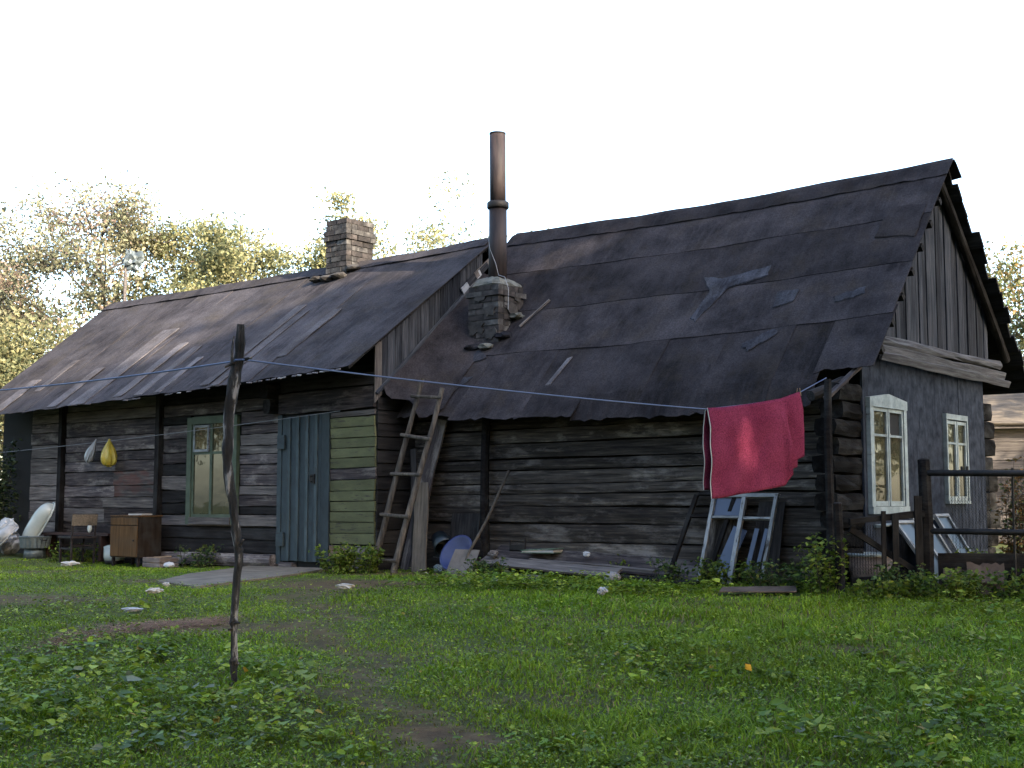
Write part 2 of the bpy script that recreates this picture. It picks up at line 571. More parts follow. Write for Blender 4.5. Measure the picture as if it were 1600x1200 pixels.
def plank(parent, name, p0, p1, up, w, t, mat, jit=0.004, seg=4, endjit=0.0, bend=0.0):
    """a sawn board: length along its X, width along its Z, thickness along its Y"""
    Ln = (Vector(p1) - Vector(p0)).length
    V = []; F = []
    for i in range(seg + 1):
        f = i / seg
        x = (f - 0.5) * Ln
        top = w / 2 + random.uniform(-jit, jit)
        bot = -w / 2 + random.uniform(-jit, jit)
        yo = random.uniform(-jit, jit) * 0.6 + bend * (1 - (2 * f - 1) ** 2)
        ex = [0, 0, 0, 0]
        if i in (0, seg) and endjit:
            ex = [random.uniform(-endjit, endjit) for _ in range(4)]
            ex[1] = ex[0]; ex[2] = ex[3]
        b_ = min(t * 0.2, 0.004)
        V += [(x + ex[0], -t / 2 + yo, bot + b_), (x + ex[1], t / 2 + yo, bot), (x + ex[2], t / 2 + yo, top), (x + ex[3], -t / 2 + yo, top - b_)]
    for i in range(seg):
        a = i * 4; c_ = a + 4
        for j in range(4):
            F.append((a + j, a + (j + 1) % 4, c_ + (j + 1) % 4, c_ + j))
    F.append((3, 2, 1, 0)); e = seg * 4; F.append((e, e + 1, e + 2, e + 3))
    o = raw(name, V, F, mat, parent)
    orient(o, p0, p1, up)
    return o


def log(parent, name, p0, p1, up, h, d, mat, jit=0.006, seg=8, k=10, sq=3.5, tap=1.0):
    """a hewn log: rounded-square section"""
    Ln = (Vector(p1) - Vector(p0)).length
    V = []; F = []
    ph = random.uniform(0, 6)
    for i in range(seg + 1):
        f = i / seg
        x = (f - 0.5) * Ln
        wob = 0.5 * jit * math.sin(ph + 5 * f)
        for j in range(k):
            a = 2 * math.pi * (j + 0.5) / k
            c_, s_ = math.cos(a), math.sin(a)
            rr = (abs(c_) ** sq + abs(s_) ** sq) ** (-1 / sq)
            tp = 1 + (tap - 1) * f
            V.append((x, c_ * rr * d / 2 * tp + random.uniform(-jit, jit), s_ * rr * h / 2 * tp + wob + random.uniform(-jit, jit) * 0.7))
    for i in range(seg):
        for j in range(k):
            F.append((i * k + j, i * k + (j + 1) % k, (i + 1) * k + (j + 1) % k, (i + 1) * k + j))
    F.append(tuple(range(k))[::-1]); F.append(tuple(seg * k + j for j in range(k)))
    o = raw(name, V, F, mat, parent)
    orient(o, p0, p1, up)
    return o


def sheet(parent, name, fn, nu, nv, t, mat, smooth=True):
    """thin closed sheet; fn(u,v)->(point, normal)"""
    V = []; F = []
    P = [[None] * (nv + 1) for _ in range(nu + 1)]
    for i in range(nu + 1):
        for j in range(nv + 1):
            p, nn = fn(i / nu, j / nv)
            P[i][j] = (Vector(p), Vector(nn).normalized())
    N = (nu + 1) * (nv + 1)
    cen = sum((P[i][j][0] for i in (0, nu) for j in (0, nv)), Vector()) / 4
    for s in (0, 1):
        for i in range(nu + 1):
            for j in range(nv + 1):
                V.append(P[i][j][0] - P[i][j][1] * (t * s) - cen)
    idx = lambda s, i, j: s * N + i * (nv + 1) + j
    for i in range(nu):
        for j in range(nv):
            F.append((idx(0, i, j), idx(0, i + 1, j), idx(0, i + 1, j + 1), idx(0, i, j + 1)))
            F.append((idx(1, i, j), idx(1, i, j + 1), idx(1, i + 1, j + 1), idx(1, i + 1, j)))
    for i in range(nu):
        F.append((idx(0, i, 0), idx(1, i, 0), idx(1, i + 1, 0), idx(0, i + 1, 0)))
        F.append((idx(0, i, nv), idx(0, i + 1, nv), idx(1, i + 1, nv), idx(1, i, nv)))
    for j in range(nv):
        F.append((idx(0, 0, j), idx(0, 0, j + 1), idx(1, 0, j + 1), idx(1, 0, j)))
        F.append((idx(0, nu, j), idx(1, nu, j), idx(1, nu, j + 1), idx(0, nu, j + 1)))
    o = raw(name, V, F, mat, parent)
    o.location = cen
    return o


def tag(o, label, cat, group=None, kind=None):
    if label: o['label'] = label
    if cat: o['category'] = cat
    if group: o['group'] = group
    if kind: o['kind'] = kind
    return o


def thing(name, label, cat, x, y, z=None, rot=0.0, house=True, group=None):
    o = bpy.data.objects.new(name, None)
    o.empty_display_size = 0.2
    col.objects.link(o)
    if house:
        p = W(x, y)
        o.rotation_euler = (0, 0, TH + rot)
    else:
        p = Vector((x, y, 0)); o.rotation_euler = (0, 0, rot)
    p.z = float(gz(p.x, p.y)) if z is None else z
    o.location = p
    return tag(o, label, cat, group)


def setp(o, x, y, z=None, rot=0.0, house=True):
    if house:
        p = W(x, y); o.rotation_euler = (0, 0, TH + rot)
    else:
        p = Vector((x, y, 0)); o.rotation_euler = (0, 0, rot)
    p.z = float(gz(p.x, p.y)) if z is None else z
    o.location = p
    return o


# ================================================================== GROUND
def sample_turf(X, Y):
    """1 = grass, 0 = bare earth"""
    X = np.asarray(X, float); Y = np.asarray(Y, float)
    lx = (X - CX) * CT + (Y - CY) * ST
    ly = -(X - CX) * ST + (Y - CY) * CT
    t = np.ones_like(X)
    # trodden track from the door past the pole
    tx = np.interp(Y, [5.0, 6.4, 8.2, 10.0, 11.6, 12.6], [-0.1, -0.45, -0.95, -1.45, -1.75, -1.95])
    wob = 0.16 * np.sin(3.1 * Y) + 0.1 * np.sin(7.3 * Y + 1)
    d = np.abs(X - tx - wob)
    t *= 1 - 0.66 * np.exp(-(d / 0.27) ** 2) * (Y < 12.8)
    # bare earth at the door and along the right wall
    t *= 1 - 0.97 * np.exp(-(((X + 1.75) / 0.95) ** 2 + ((Y - 13.3) / 0.85) ** 2) ** 2)
    t *= 1 - 0.9 * np.exp(-(((lx + 3.3) / 1.4) ** 2 + ((ly + 1.9) / 0.5) ** 2) ** 2)
    t *= 1 - 0.8 * np.exp(-(((lx + 5.2) / 1.6) ** 2 + ((ly + 2.2) / 0.45) ** 2) ** 2)
    for (cx, cy, rx, ry, k) in [(-4.4, 11.5, .9, .35, .8), (-3.55, 13.9, .75, .4, .8), (-5.6, 15.9, .8, .5, .6), (-2.6, 9.75, .9, .35, .85),
                                (-0.3, 6.5, .35, .25, .85), (2.2, 8.85, .45, .12, .7), (0.2, 7.4, .5, .2, .4), (1.4, 10.1, .5, .2, .35)]:
        q = ((X - cx) / rx) ** 2 + ((Y - cy) / ry) ** 2
        t *= 1 - k * np.exp(-q * q)
    hf = np.sin(11.3 * X + 3.1 * np.sin(7.9 * Y)) * np.sin(9.7 * Y + 2.7 * np.sin(8.3 * X))
    t = np.where(t < .93, np.clip(t + .30 * hf * (1 - t) * 1.4, 0, 1), t)
    t *= 0.86 + 0.14 * np.sin(2.3 * X + 1.1 * np.sin(1.9 * Y)) * np.sin(2.9 * Y + 0.7)
    return np.clip(t, 0, 1)


gx = np.concatenate([np.linspace(-700, -30, 14), np.linspace(-26, -9, 18), np.linspace(-8.6, 8, 140), np.linspace(9, 30, 16), np.linspace(40, 700, 14)])
gy = np.concatenate([np.linspace(-500, -20, 10), np.linspace(-16, 4, 16), np.linspace(4.3, 19, 130), np.linspace(20, 50, 20), np.linspace(60, 1200, 14)])
GX, GY = np.meshgrid(gx, gy, indexing='ij')
GZ = gz(GX, GY)
V = np.stack([GX.ravel(), GY.ravel(), GZ.ravel()], 1)
nx, ny = len(gx), len(gy)
ii, jj = np.meshgrid(np.arange(nx - 1), np.arange(ny - 1), indexing='ij')
a = (ii * ny + jj).ravel()
F = np.stack([a, a + ny, a + ny + 1, a + 1], 1)
ground = np_obj('ground', V, F, 'soil', smooth=True)
ta = ground.data.attributes.new('turf', 'FLOAT', 'POINT')
ta.data.foreach_set('value', sample_turf(GX.ravel(), GY.ravel()).astype(np.float32))
tag(ground, None, None, kind='structure')

# concrete doorstep slab reaching from the door into the yard
slab_poly = [W(-7.2, -2.05), W(-5.75, -1.98), W(-5.35, -2.6), W(-4.85, -3.5), W(-4.1, -5.2), W(-5.1, -4.95), W(-6.0, -3.9)]
mb = MB()
mb.prism([(p.x, p.y, float(gz(p.x, p.y)) - 0.05) for p in slab_poly], (0, 0, 0.075))
slab = mb.obj('path', 'concrete')
tag(slab, None, None, kind='structure')

# ================================================================== LOG HOUSE (right wing)
RW_Y = -1.10      # front face of log wall
GB_X = 0.85       # gable face
RIDGE_Y, RIDGE_Z = 1.05, 4.65
house = thing('log_house', 'old dark log house with tar felt roof and boarded gable', 'house', 0, 0, 0.0)


def sagR(x):
    f = min(max((x + 5.3) / 6.4, 0), 1)
    return -0.05 * math.sin(math.pi * f) ** 1.2


def RF(x, y):
    """front slope height"""
    return RIDGE_Z + sagR(x) - 1.1 * (RIDGE_Y - y)


def RB(x, y):
    return RIDGE_Z + sagR(x) - 0.92 * (y - RIDGE_Y)


# dark core so that no light leaks between the logs
mb = MB()
mb.box((-5.05, RW_Y + 0.12, 0.0), (0.62, 2.95, 2.0))
mb.obj('dark_core', 'void', house)
zs = [0.02, 0.17, 0.37, 0.585, 0.785, 0.935, 1.05, 1.215, 1.345, 1.53, 1.70, 1.86, 2.02]
for i in range(len(zs) - 1):
    h = zs[i + 1] - zs[i]
    zc = (zs[i] + zs[i + 1]) / 2
    dz = random.uniform(-0.02, 0.02)
    log(house, 'log', (-5.12, RW_Y + 0.10 + random.uniform(-.015, .015), zc + dz * 0.6), (0.66, RW_Y + 0.10 + random.uniform(-.02, .02), zc - dz * 0.6 + 0.01),
        (0, 0, 1), h - 0.006, 0.22, 'log', jit=0.008, seg=16, k=12, sq=9)
# gable-wall logs running past the corner
for i in range(11):
    z0 = 0.04 + i * 0.178
    y0 = -1.52 + random.uniform(-0.10, 0.10)
    if i in (3, 7): y0 += 0.10
    if i >= 9: y0 += 0.12
    log(house, 'log_end', (0.73 + random.uniform(-.02, .02), y0, z0 + 0.09), (0.73, -0.88, z0 + 0.09 + random.uniform(-.01, .01)), (0, 0, 1),
        0.176 + random.uniform(-.010, .004), 0.24 + random.uniform(-.03, .02), 'log_dark', jit=0.010, seg=4, k=12, sq=5)
for i in range(9):
    z0 = 0.10 + i * 0.215
    y1 = 2.86 + random.uniform(-0.12, 0.10)
    if z0 > 1.55 and z0 < 1.75: y1 = 2.84
    log(house, 'log_end', (0.73, 2.42, z0 + 0.10), (0.73 + random.uniform(-.01, .01), y1, z0 + 0.10), (0, 0, 1),
        0.212 + random.uniform(-.010, .002), 0.24, 'log_dark', jit=0.006, seg=3, k=12, sq=9)  # near-black wood colour here also carries the backlit shade of the ends
# sheet cladding of the gable wall
cl = [(-0.94, 0.69), (0.695, 1.62), (1.625, 2.42)]
for (y0, y1) in cl:
    mb = MB()
    h = (y1 - y0) / 2
    mb.box((-0.012, -h, -1.12), (0.012, h, 1.12))
    o = mb.obj('cladding_panel', 'clad', house)
    o.location = (GB_X + random.uniform(0, .004), (y0 + y1) / 2, 1.22)
mb = MB(); mb.box((0.60, -0.86, 0.02), (0.83, 2.44, 2.35)); mb.obj('gable_core', 'log_dark', house)
plank(house, 'skirting_board', (GB_X + .02, -0.95, 0.07), (GB_X + .02, 2.42, 0.05), (0, 0, 1), 0.16, 0.03, 'board_dark')
# vertical boards of the gable triangle
y = -0.50
k_ = 0
while y < 2.62:
    w = random.choice([0.10, 0.12, 0.14, 0.17, 0.2])
    y2 = min(y + w, 2.66)
    x = GB_X - 0.015 + (0.012 if k_ % 2 else 0.0) + random.uniform(-.003, .003)
    tops = [(yy, (RF(0.8, yy) if yy < RIDGE_Y else RB(0.8, yy)) - 0.07) for yy in (y, y2)]
    if tops[0][1] > 2.5 or tops[1][1] > 2.5:
        g_ = 0.004
        zb = 2.46 + random.uniform(-.02, .01)
        yc = (y + y2) / 2; zc = 3.2
        pts = [(0, y + g_ - yc, zb - zc)]
        pts += [(0, y2 - g_ - yc, zb - zc), (0, y2 - g_ - yc, max(tops[1][1], zb + .03) - zc)]
        if y < RIDGE_Y < y2:
            pts.append((0, RIDGE_Y - yc, RIDGE_Z - 0.1 - zc))
        pts.append((0, y + g_ - yc, max(tops[0][1], zb + .03) - zc))
        # board stored with its length along X so the grain follows it
        pl = [(p[2], p[0], -p[1]) for p in pts]
        mb = MB(); mb.prism(pl, (0, 0.022, 0))
        o = mb.obj('gable_board', 'gable', house)
        o.matrix_local = Matrix(((0, 1, 0, x), (0, 0, -1, yc), (1, 0, 0, zc), (0, 0, 0, 1)))
    y = y2; k_ += 1
mb = MB()
mb.prism([(0.7, -0.42, 2.42), (0.7, 2.6, 2.42), (0.7, RIDGE_Y, RIDGE_Z - .25)], (0.10, 0, 0)); mb.obj('gable_core', 'void', house)
# weathered beams across the foot of the gable
log(house, 'gable_beam', (GB_X + .05, -0.62, 2.47), (GB_X + .05, 2.86, 2.50), (0, 0, 1), 0.10, 0.10, 'beam', jit=0.012, seg=9)
plank(house, 'drip_board', (GB_X + .085, -0.70, 2.375), (GB_X + .085, 2.98, 2.36), (0.30, 0, 1), 0.105, 0.03, 'beam', jit=0.010, seg=9)
plank(house, 'drip_board', (GB_X + .125, -0.72, 2.30), (GB_X + .125, 3.0, 2.27), (0.40, 0, 1), 0.09, 0.03, 'beam', jit=0.012, seg=9)
# roof boards: front (under the felt) and back (their ragged ends stand out past the gable)
for i in range(12):
    f0 = i / 12
    y0 = RIDGE_Y - 0.02 - f0 * 2.15
    p = []
    xr = 1.03 + random.uniform(-.05, .03)
    xl = -5.3 if y0 > -0.9 else -4.95
    sg = random.uniform(0, 0.004)
    plank(house, 'roof_board', (xl, y0 - 0.09, RF(-5.3, y0 - 0.09) - 0.075 - sg), (xr, y0 - 0.09, RF(1, y0 - 0.09) - 0.075 - sg), (0, 1, 1.1), 0.262, 0.025, 'board_dark', seg=8, bend=.045)
for i in range(15):
    f0 = i / 15
    y0 = RIDGE_Y + 0.02 + f0 * 2.55
    xr = 1.08 + random.uniform(-.05, .045)
    plank(house, 'roof_board', (-5.2, y0 + 0.09, RB(-5, y0 + 0.09) - 0.055), (xr, y0 + 0.09, RB(1, y0 + 0.09) - 0.055), (0, 0.72, -1), 0.215, 0.03, 'board_dark', endjit=.01)
for y0, s in ((-0.9, 1), (3.1, -1)):   # barge rafters against the gable
    log(house, 'rafter', (0.93, RIDGE_Y - s * 0.03, RIDGE_Z - 0.22), (0.93, y0, (RF(1, y0) if s > 0 else RB(1, y0)) - 0.19), (1, 0, 0), 0.09, 0.10, 'post', seg=5)
for i in range(7):
    y0 = 0.72 - i * 0.27
    mb = MB(); mb.box((-.09, -.03, -.035), (.09, .03, .035))
    o = mb.obj('lath_end', 'board_dark', house); o.location = (0.985, y0, RF(1, y0) - 0.165); o.rotation_euler = (R(47), 0, 0)
# eave beam
log(house, 'eave_beam', (-4.9, RW_Y - 0.03, 1.98), (0.60, RW_Y - 0.03, 1.98), (0, 0, 1), 0.13, 0.16, 'log_dark', seg=10)


# felt -------------------------------------------------------------------
def felt_fn(fz, x0, x1, y0, y1, lift0, lift1, wav=0.008, ph=0, edge=0.02, sag=None):
    e0 = [random.uniform(-edge, edge) for _ in range(40)]
    e1 = [random.uniform(-edge, edge) for _ in range(40)]

    def fn(u, v):
        x = x0 + (x1 - x0) * u
        iu = u * 12; k0 = int(iu); fr = iu - k0
        j0 = e0[k0] * (1 - fr) + e0[k0 + 1] * fr
        j1 = e1[k0] * (1 - fr) + e1[k0 + 1] * fr
        yy0, yy1 = y0 + j0, y1 + j1
        y_ = yy0 + (yy1 - yy0) * v
        z = fz(x, y_)
        l_ = lift0 + (lift1 - lift0) * v
        z += l_ + wav * (math.sin(5.1 * x + 2.2 * y_ + ph) * math.sin(2.1 * y_ - 1.7 * x + ph) + 0.5 * math.sin(13 * x + 4 * y_ + ph * 2) * (v))
        if sag: z += sag(x, y_, v)
        d = 0.01
        nn = Vector((-(fz(x + d, y_) - z + l_ * 0) * 0, -(fz(x, y_ + d) - fz(x, y_)) / d, 1))
        return (x, y_, z), nn
    return fn


for (y0, y1, l0, l1, mt_) in [(1.06, 0.40, .010, .014, 'felt'), (0.47, -0.16, .004, .012, 'felt'), (-0.08, -0.72, .002, .011, 'felt')]:
    sheet(house, 'felt_strip', felt_fn(RF, -5.22, 1.10, y0, y1, l0, l1, 0.005, random.uniform(0, 6), 0.012), 40, 5, 0.006, mt_)
# lower row: felt laid down the slope, its ends bent over the eave
xs = [-5.13, -4.15, -3.12, -2.35, -1.55, -0.78, 0.02, 0.52, 1.09]
for i in range(len(xs) - 1):
    xa, xb = xs[i] - 0.03, xs[i + 1] + 0.03
    ye = -1.52
    drop = lambda x, y_, v: 0.0
    if i == 0: ye = -1.42; drop = lambda x, y_, v: -0.10 * max(0, v - .6) ** 1.5 * (1 + math.sin(7 * x))
    elif i in (1, 2): drop = lambda x, y_, v: 0.03 * max(0, v - 0.8)
    elif i < 7: ye = -1.46; drop = lambda x, y_, v: -0.75 * max(0, v - .80) ** 1.2
    else: ye = -1.24
    dx = random.uniform(-.03, .03)
    sheet(house, 'felt_strip', felt_fn(RF, xa, xb, -0.62, ye, -.006 + .004 * (i % 2), .010 + .005 * (i % 2), 0.007, random.uniform(0, 6), 0.018, drop),
          12, 14, 0.007, 'felt_tar' if (3 <= i < 7) and False else 'felt')
# ridge capping rolled over both slopes
def cap_fn(u, v):
    x = -5.25 + 6.37 * u
    s = (v - 0.5) * 2
    y_ = RIDGE_Y + s * 0.22
    z = (RF(x, y_) if s < 0 else RB(x, y_)) + 0.035 - 0.03 * math.exp(-(s * 5) ** 2) + 0.006 * math.sin(9 * x + 3 * s) + .006 * math.sin(23 * x)
    return (x, y_, z), (0, -0.7 if s < 0 else .7, 1)
sheet(house, 'ridge_felt', cap_fn, 50, 8, 0.006, 'felt')
# patches
def patch(parent, fz, pts, mat, lift=0.027, name='felt_patch', sub=5):
    cx_ = sum(p[0] for p in pts) / len(pts); cy_ = sum(p[1] for p in pts) / len(pts)
    ring = []
    for i in range(len(pts)):
        a_, b_ = pts[i], pts[(i + 1) % len(pts)]
        for s in range(sub):
            f = s / sub
            ring.append((a_[0] + (b_[0] - a_[0]) * f + random.uniform(-.011, .011), a_[1] + (b_[1] - a_[1]) * f + random.uniform(-.011, .011)))
    n_ = len(ring)
    c3 = Vector((cx_, cy_, fz(cx_, cy_)))
    V = []
    for t_ in (lift, lift - 0.012):
        V.append(Vector((cx_, cy_, fz(cx_, cy_) + t_ + 0.004)) - c3)
        V += [Vector((p[0], p[1], fz(*p) + t_)) - c3 for p in ring]
    F = []
    for i in range(n_):
        j = (i + 1) % n_
        F += [(0, 1 + i, 1 + j), (n_ + 1, n_ + 2 + j, n_ + 2 + i), (1 + i, n_ + 2 + i, n_ + 2 + j, 1 + j)]
    o = raw(name, V, F, mat, parent)
    o.location = c3
    return o
patch(house, RF, [(-1.5, 0.0), (-1.22, -.05), (-.62, .02), (-.62, -.10), (-1.05, -.14), (-1.28, -.55), (-1.38, -.5), (-1.30, -.2)], 'felt_patch')
patch(house, RF, [(-.38, -.32), (-.10, -.33), (-.12, -.46), (-.34, -.5)], 'felt_patch')
patch(house, RF, [(-.52, -.88), (-.2, -.74), (-.12, -.80), (-.4, -.96)], 'felt_patch')
patch(house, RF, [(.36, -.46), (.68, -.40), (.70, -.47), (.40, -.53)], 'felt_patch')
patch(house, RF, [(-2.86, -.86), (-2.80, -.84), (-2.90, -1.15), (-2.97, -1.16)], 'felt_pale', sub=1)
patch(house, RF, [(-4.45, -1.02), (-4.22, -1.0), (-4.38, -1.18), (-4.6, -1.16)], 'felt_patch')
patch(house, RF, [(.55, .52), (1.0, .50), (1.02, .12), (.55, .18)], 'felt', lift=.03)
patch(house, RF, [(-4.75, -.72), (-4.45, -.66), (-4.2, -.76), (-4.5, -.86)], 'felt_patch')
patch(house, RF, [(-4.95, -.62), (-4.80, -.60), (-4.62, -1.25), (-4.86, -1.27)], 'felt_patch')

# windows of the gable -----------------------------------------------------
def sash_window(parent, name, y0, y1, z0, z1, ped, broken=False):
    """two-leaf casement on the gable; frame pieces, glazing bars and panes are sub-parts"""
    root = bpy.data.objects.new(name, None); root.empty_display_size = .1
    col.objects.link(root); root.parent = parent
    root.location = (GB_X + 0.014, (y0 + y1) / 2, z0)
    w = (y1 - y0) / 2; h = z1 - z0
    def bx(nm, a, b_, mt_):
        m_ = MB(); c_ = [(a[i] + b_[i]) / 2 for i in range(3)]
        m_.box([a[i] - c_[i] for i in range(3)], [b_[i] - c_[i] for i in range(3)])
        o_ = m_.obj(nm, mt_, root); o_.location = c_; return o_
    fw = 0.072 if ped else 0.028
    mt_ = 'white'
    bx('frame', (0, -w, fw), (.045, -w + fw, h - .10), mt_)
    bx('frame', (0, w - fw, fw), (.045, w, h - .10), mt_)
    bx('sill', (0, -w, 0), (.055, w, fw), mt_)
    if ped:
        m_ = MB(); m_.prism([(0, -w - .01, h - .11), (0, w + .01, h - .11), (0, w + .01, h - .02), (0, 0, h + .035), (0, -w - .01, h - .02)], (.05, 0, 0))
        m_.obj('head_board', mt_, root)
    else:
        bx('head_board', (0, -w, h - .10), (.045, w, h - .04), mt_)
    iw = w - fw
    zt, zb = h - .115, fw + .005
    zm = zb + (zt - zb) * 0.72
    for s in (-1, 1):
        ya, yb = (-iw + .006, -.008) if s < 0 else (.008, iw - .006)
        st = .032
        bx('sash_stile', (.004, ya, zb), (.034, ya + st, zt), mt_)
        bx('sash_stile', (.004, yb - st, zb), (.034, yb, zt), mt_)
        for za, zc_ in ((zb, zb + .05), (zm - .012, zm + .012), (zt - .035, zt)):
            bx('sash_rail', (.006, ya + st, za), (.031, yb - st, zc_), mt_)
        bx('pane', (.008, ya + st, zb + .05), (.014, yb - st, zm - .012), 'glass_warm')
        if broken and s > 0:
            bx('pane_gap', (.001, ya + st, zm + .012), (.004, yb - st, zt - .035), 'void')
            m_ = MB(); m_.prism([(.009, ya + st, zm + .012), (.009, ya + st + .07, zm + .012), (.009, ya + st + .03, zm + .05), (.009, ya + st, zm + .03)], (.004, 0, 0)); m_.obj('glass_shard', 'paper', root)
        else:
            bx('pane', (.008, ya + st, zm + .012), (.014, yb - st, zt - .035), 'glass_warm')
    bx('frame_back', (-.008, -iw, fw), (.002, iw, h - .11), 'void')
    return root
sash_window(house, 'window', -0.87, 0.03, 0.72, 1.90, True, True)
sash_window(house, 'window', 1.13, 1.78, 0.82, 1.86, False)

# post at the corner, prop under the eave, snarled rags at the corner
mb = MB(); mb.tube([(0, 0, 0), (.01, 0, .7), (0, .01, 1.4), (.015, 0, 2.02)], [.045, .042, .04, .036], 8, .08)
o = mb.obj('corner_post', 'post', house); o.location = (0.83, -1.66, -0.02)
mb = MB(); mb.tube([(0.03, 0, 0), (.0, 0, .7), (-.02, .03, 1.3), (-.04, .08, 1.86)], [.055, .052, .05, .05], 8, .08)
o = mb.obj('prop_post', 'post', house); o.location = (-3.83, -1.24, 0.0)
log(house, 'corner_bracket', (0.62, -1.58, 1.86), (0.80, -1.20, 2.02), (0, 0, 1), 0.10, 0.12, 'board_dark', seg=3)
plank(house, 'corner_brace', (0.80, -1.62, 1.82), (0.92, -1.12, 2.16), (1, 0, 0), 0.06, 0.03, 'board')

# brick stub and stove pipe
def brick_stack(parent, name, x0, x1, y0, y1, zb, zt, bh, mats, bands=(), slope=None, miss=0.0):
    root = bpy.data.objects.new(name, None); root.empty_display_size = .1
    col.objects.link(root); root.parent = parent
    root.location = ((x0 + x1) / 2, (y0 + y1) / 2, zb)
    hw, hd = (x1 - x0) / 2, (y1 - y0) / 2
    m_ = MB(); m_.box((-hw + .012, -hd + .012, -0.0), (hw - .012, hd - .012, zt - zb - .02)); m_.obj('mortar_core', 'mortar', root)
    nrow = max(1, round((zt - zb) / bh)); bh = (zt - zb) / nrow
    D_ = 0.10
    for r_ in range(nrow):
        z = r_ * bh
        out = 0.028 if r_ in bands else 0.0
        off = 0.5 if r_ % 2 else 0.0
        def lay(a0, a1, mk):
            ln = a1 - a0; nb = max(2, round(ln / 0.25)); bl = ln / nb
            edges = sorted({0.0, ln} | {(k + off) * bl for k in range(nb + 1) if 0.02 < (k + off) * bl < ln - .02})
            for q in range(len(edges) - 1):
                mk(a0 + edges[q] + .005, a0 + edges[q + 1] - .005)
        def mkb(ax, ay, bx_, by_):
            j = [random.uniform(-.006, .006) for _ in range(4)]
            m2 = MB(); cx_, cy_ = (ax + bx_) / 2, (ay + by_) / 2
            m2.box((ax - cx_, ay - cy_, -bh / 2 + .006), (bx_ - cx_, by_ - cy_, bh / 2 - .005))
            o_ = m2.obj('brick', random.choice(mats), root)
            o_.location = (cx_ + j[0], cy_ + j[1], z + bh / 2); o_.rotation_euler = (0, 0, j[2] * 3)
        lay(-hw - out, hw + out, lambda a_, b_: mkb(a_, -hd - out, b_, -hd - out + D_))
        lay(-hd - out + D_, hd + out, lambda a_, b_: mkb(hw + out - D_, a_, hw + out, b_))
        lay(-hw - out, hw + out - D_, lambda a_, b_: mkb(a_, hd + out - D_, b_, hd + out))
        lay(-hd - out + D_, hd + out - D_, lambda a_, b_: mkb(-hw - out, a_, -hw - out + D_, b_))
    return root
stub = brick_stack(house, 'brick_stub', -4.70, -4.18, -0.56, -0.06, 2.86, 3.62, 0.076, ['brick', 'brick', 'brick_grey'], bands=(8,))
mb = MB()
prof = [(0.0, .10), (.11, .10), (.20, .06), (.27, .01), (.29, -.03), (.24, -.06), (.22, -.03), (0.0, -.02)]
V = []; k = 18
for (r_, z_) in prof:
    for j in range(k):
        a_ = 2 * math.pi * j / k
        q = r_ * (1 + 0.14 * math.cos(4 * a_ + math.pi)) * (1 + random.uniform(-.07, .07))
        V.append((q * math.cos(a_), q * math.sin(a_), z_ + random.uniform(-.014, .014) * (r_ > .05)))
F = [(i * k + j, i * k + (j + 1) % k, (i + 1) * k + (j + 1) % k, (i + 1) * k + j) for i in range(len(prof) - 1) for j in range(k)]
o = raw('cement_cap', V, F, 'cement', stub); o.location = (0, 0, .79)
for i, (x_, y_, s_) in enumerate([(-.28, -.30, .10), (-.1, -.33, .12), (.12, -.33, .10), (.3, -.2, .11), (.32, .05, .1)]):
    V = []; 
    bm = bmesh.new(); bmesh.ops.create_icosphere(bm, subdivisions=2, radius=s_)
    for v_ in bm.verts:
        v_.co *= 1 + random.uniform(-.25, .2); v_.co.z *= .45
    me = bpy.data.meshes.new('mortar_lump'); bm.to_mesh(me); bm.free()
    o = link('mortar_lump', me, 'cement' if i % 2 == 0 else 'felt_tar', stub); o.location = (x_, y_, RF(-4.4, -.31 + y_) - 2.86 + .03)
for (cx_, cz_, rr_, face) in [(-.12, .22, .16, 0), (.10, .42, .13, 0), (.12, .12, .12, 0), (-.05, .60, .10, 0), (.0, .45, .15, 1), (.1, .62, .10, 1)]:
    ring = []
    for j in range(14):
        a_ = 2 * math.pi * j / 14; q = rr_ * random.uniform(.55, 1.1)
        ring.append((cx_ + q * math.cos(a_), cz_ + q * .7 * math.sin(a_)))
    mb = MB()
    if face == 0: mb.prism([(max(-.25, min(.25, x)), -.268, z) for x, z in ring], (0, .014, 0))
    else: mb.prism([(.278, max(-.24, min(.24, x)), z) for x, z in ring], (-.014, 0, 0))
    mb.obj('mortar_smear', 'mortar', stub)
pipe_e = bpy.data.objects.new('stove_pipe', None); col.objects.link(pipe_e); pipe_e.parent = house; pipe_e.location = (-4.42, -0.30, 3.66)
pipe_e.empty_display_size = .1
mb = MB(); mb.tube([(0, 0, -.02), (.005, 0, .5), (.004, 0, 1.02)], [.122, .120, .118], 20); mb.obj('lower_pipe', 'pipe', pipe_e, True)
mb = MB(); mb.tube([(.004, 0, 1.05), (.0, 0, 1.5), (-.004, 0, 2.01)], [.106, .106, .107], 20); mb.obj('upper_pipe', 'pipe', pipe_e, True)
mb = MB(); mb.lathe([(.104, .0), (.136, .0), (.146, .015), (.146, .075), (.136, .09), (.104, .09)], 22, (.004, 0, 1.0), True); mb.obj('collar', 'iron', pipe_e, True)
mb = MB(); mb.lathe([(.095, .0), (.109, .0), (.110, .022), (.095, .022)], 20, (-.004, 0, 1.995), True); mb.obj('rim', 'iron', pipe_e, True)
mb = MB(); mb.lathe([(0, 0), (.10, 0)], 20, (-.004, 0, 1.98)); mb.obj('dark_bore', 'void', pipe_e)  # black disc stands in for the unlit inside of the pipe
mb = MB(); mb.tube([(-.13, -.06, .98), (-.10, -.09, .7), (-.02, -.13, .45), (.07, -.12, .25), (.10, -.10, .1)], .004, 5); mb.obj('guy_wire', 'string', pipe_e)
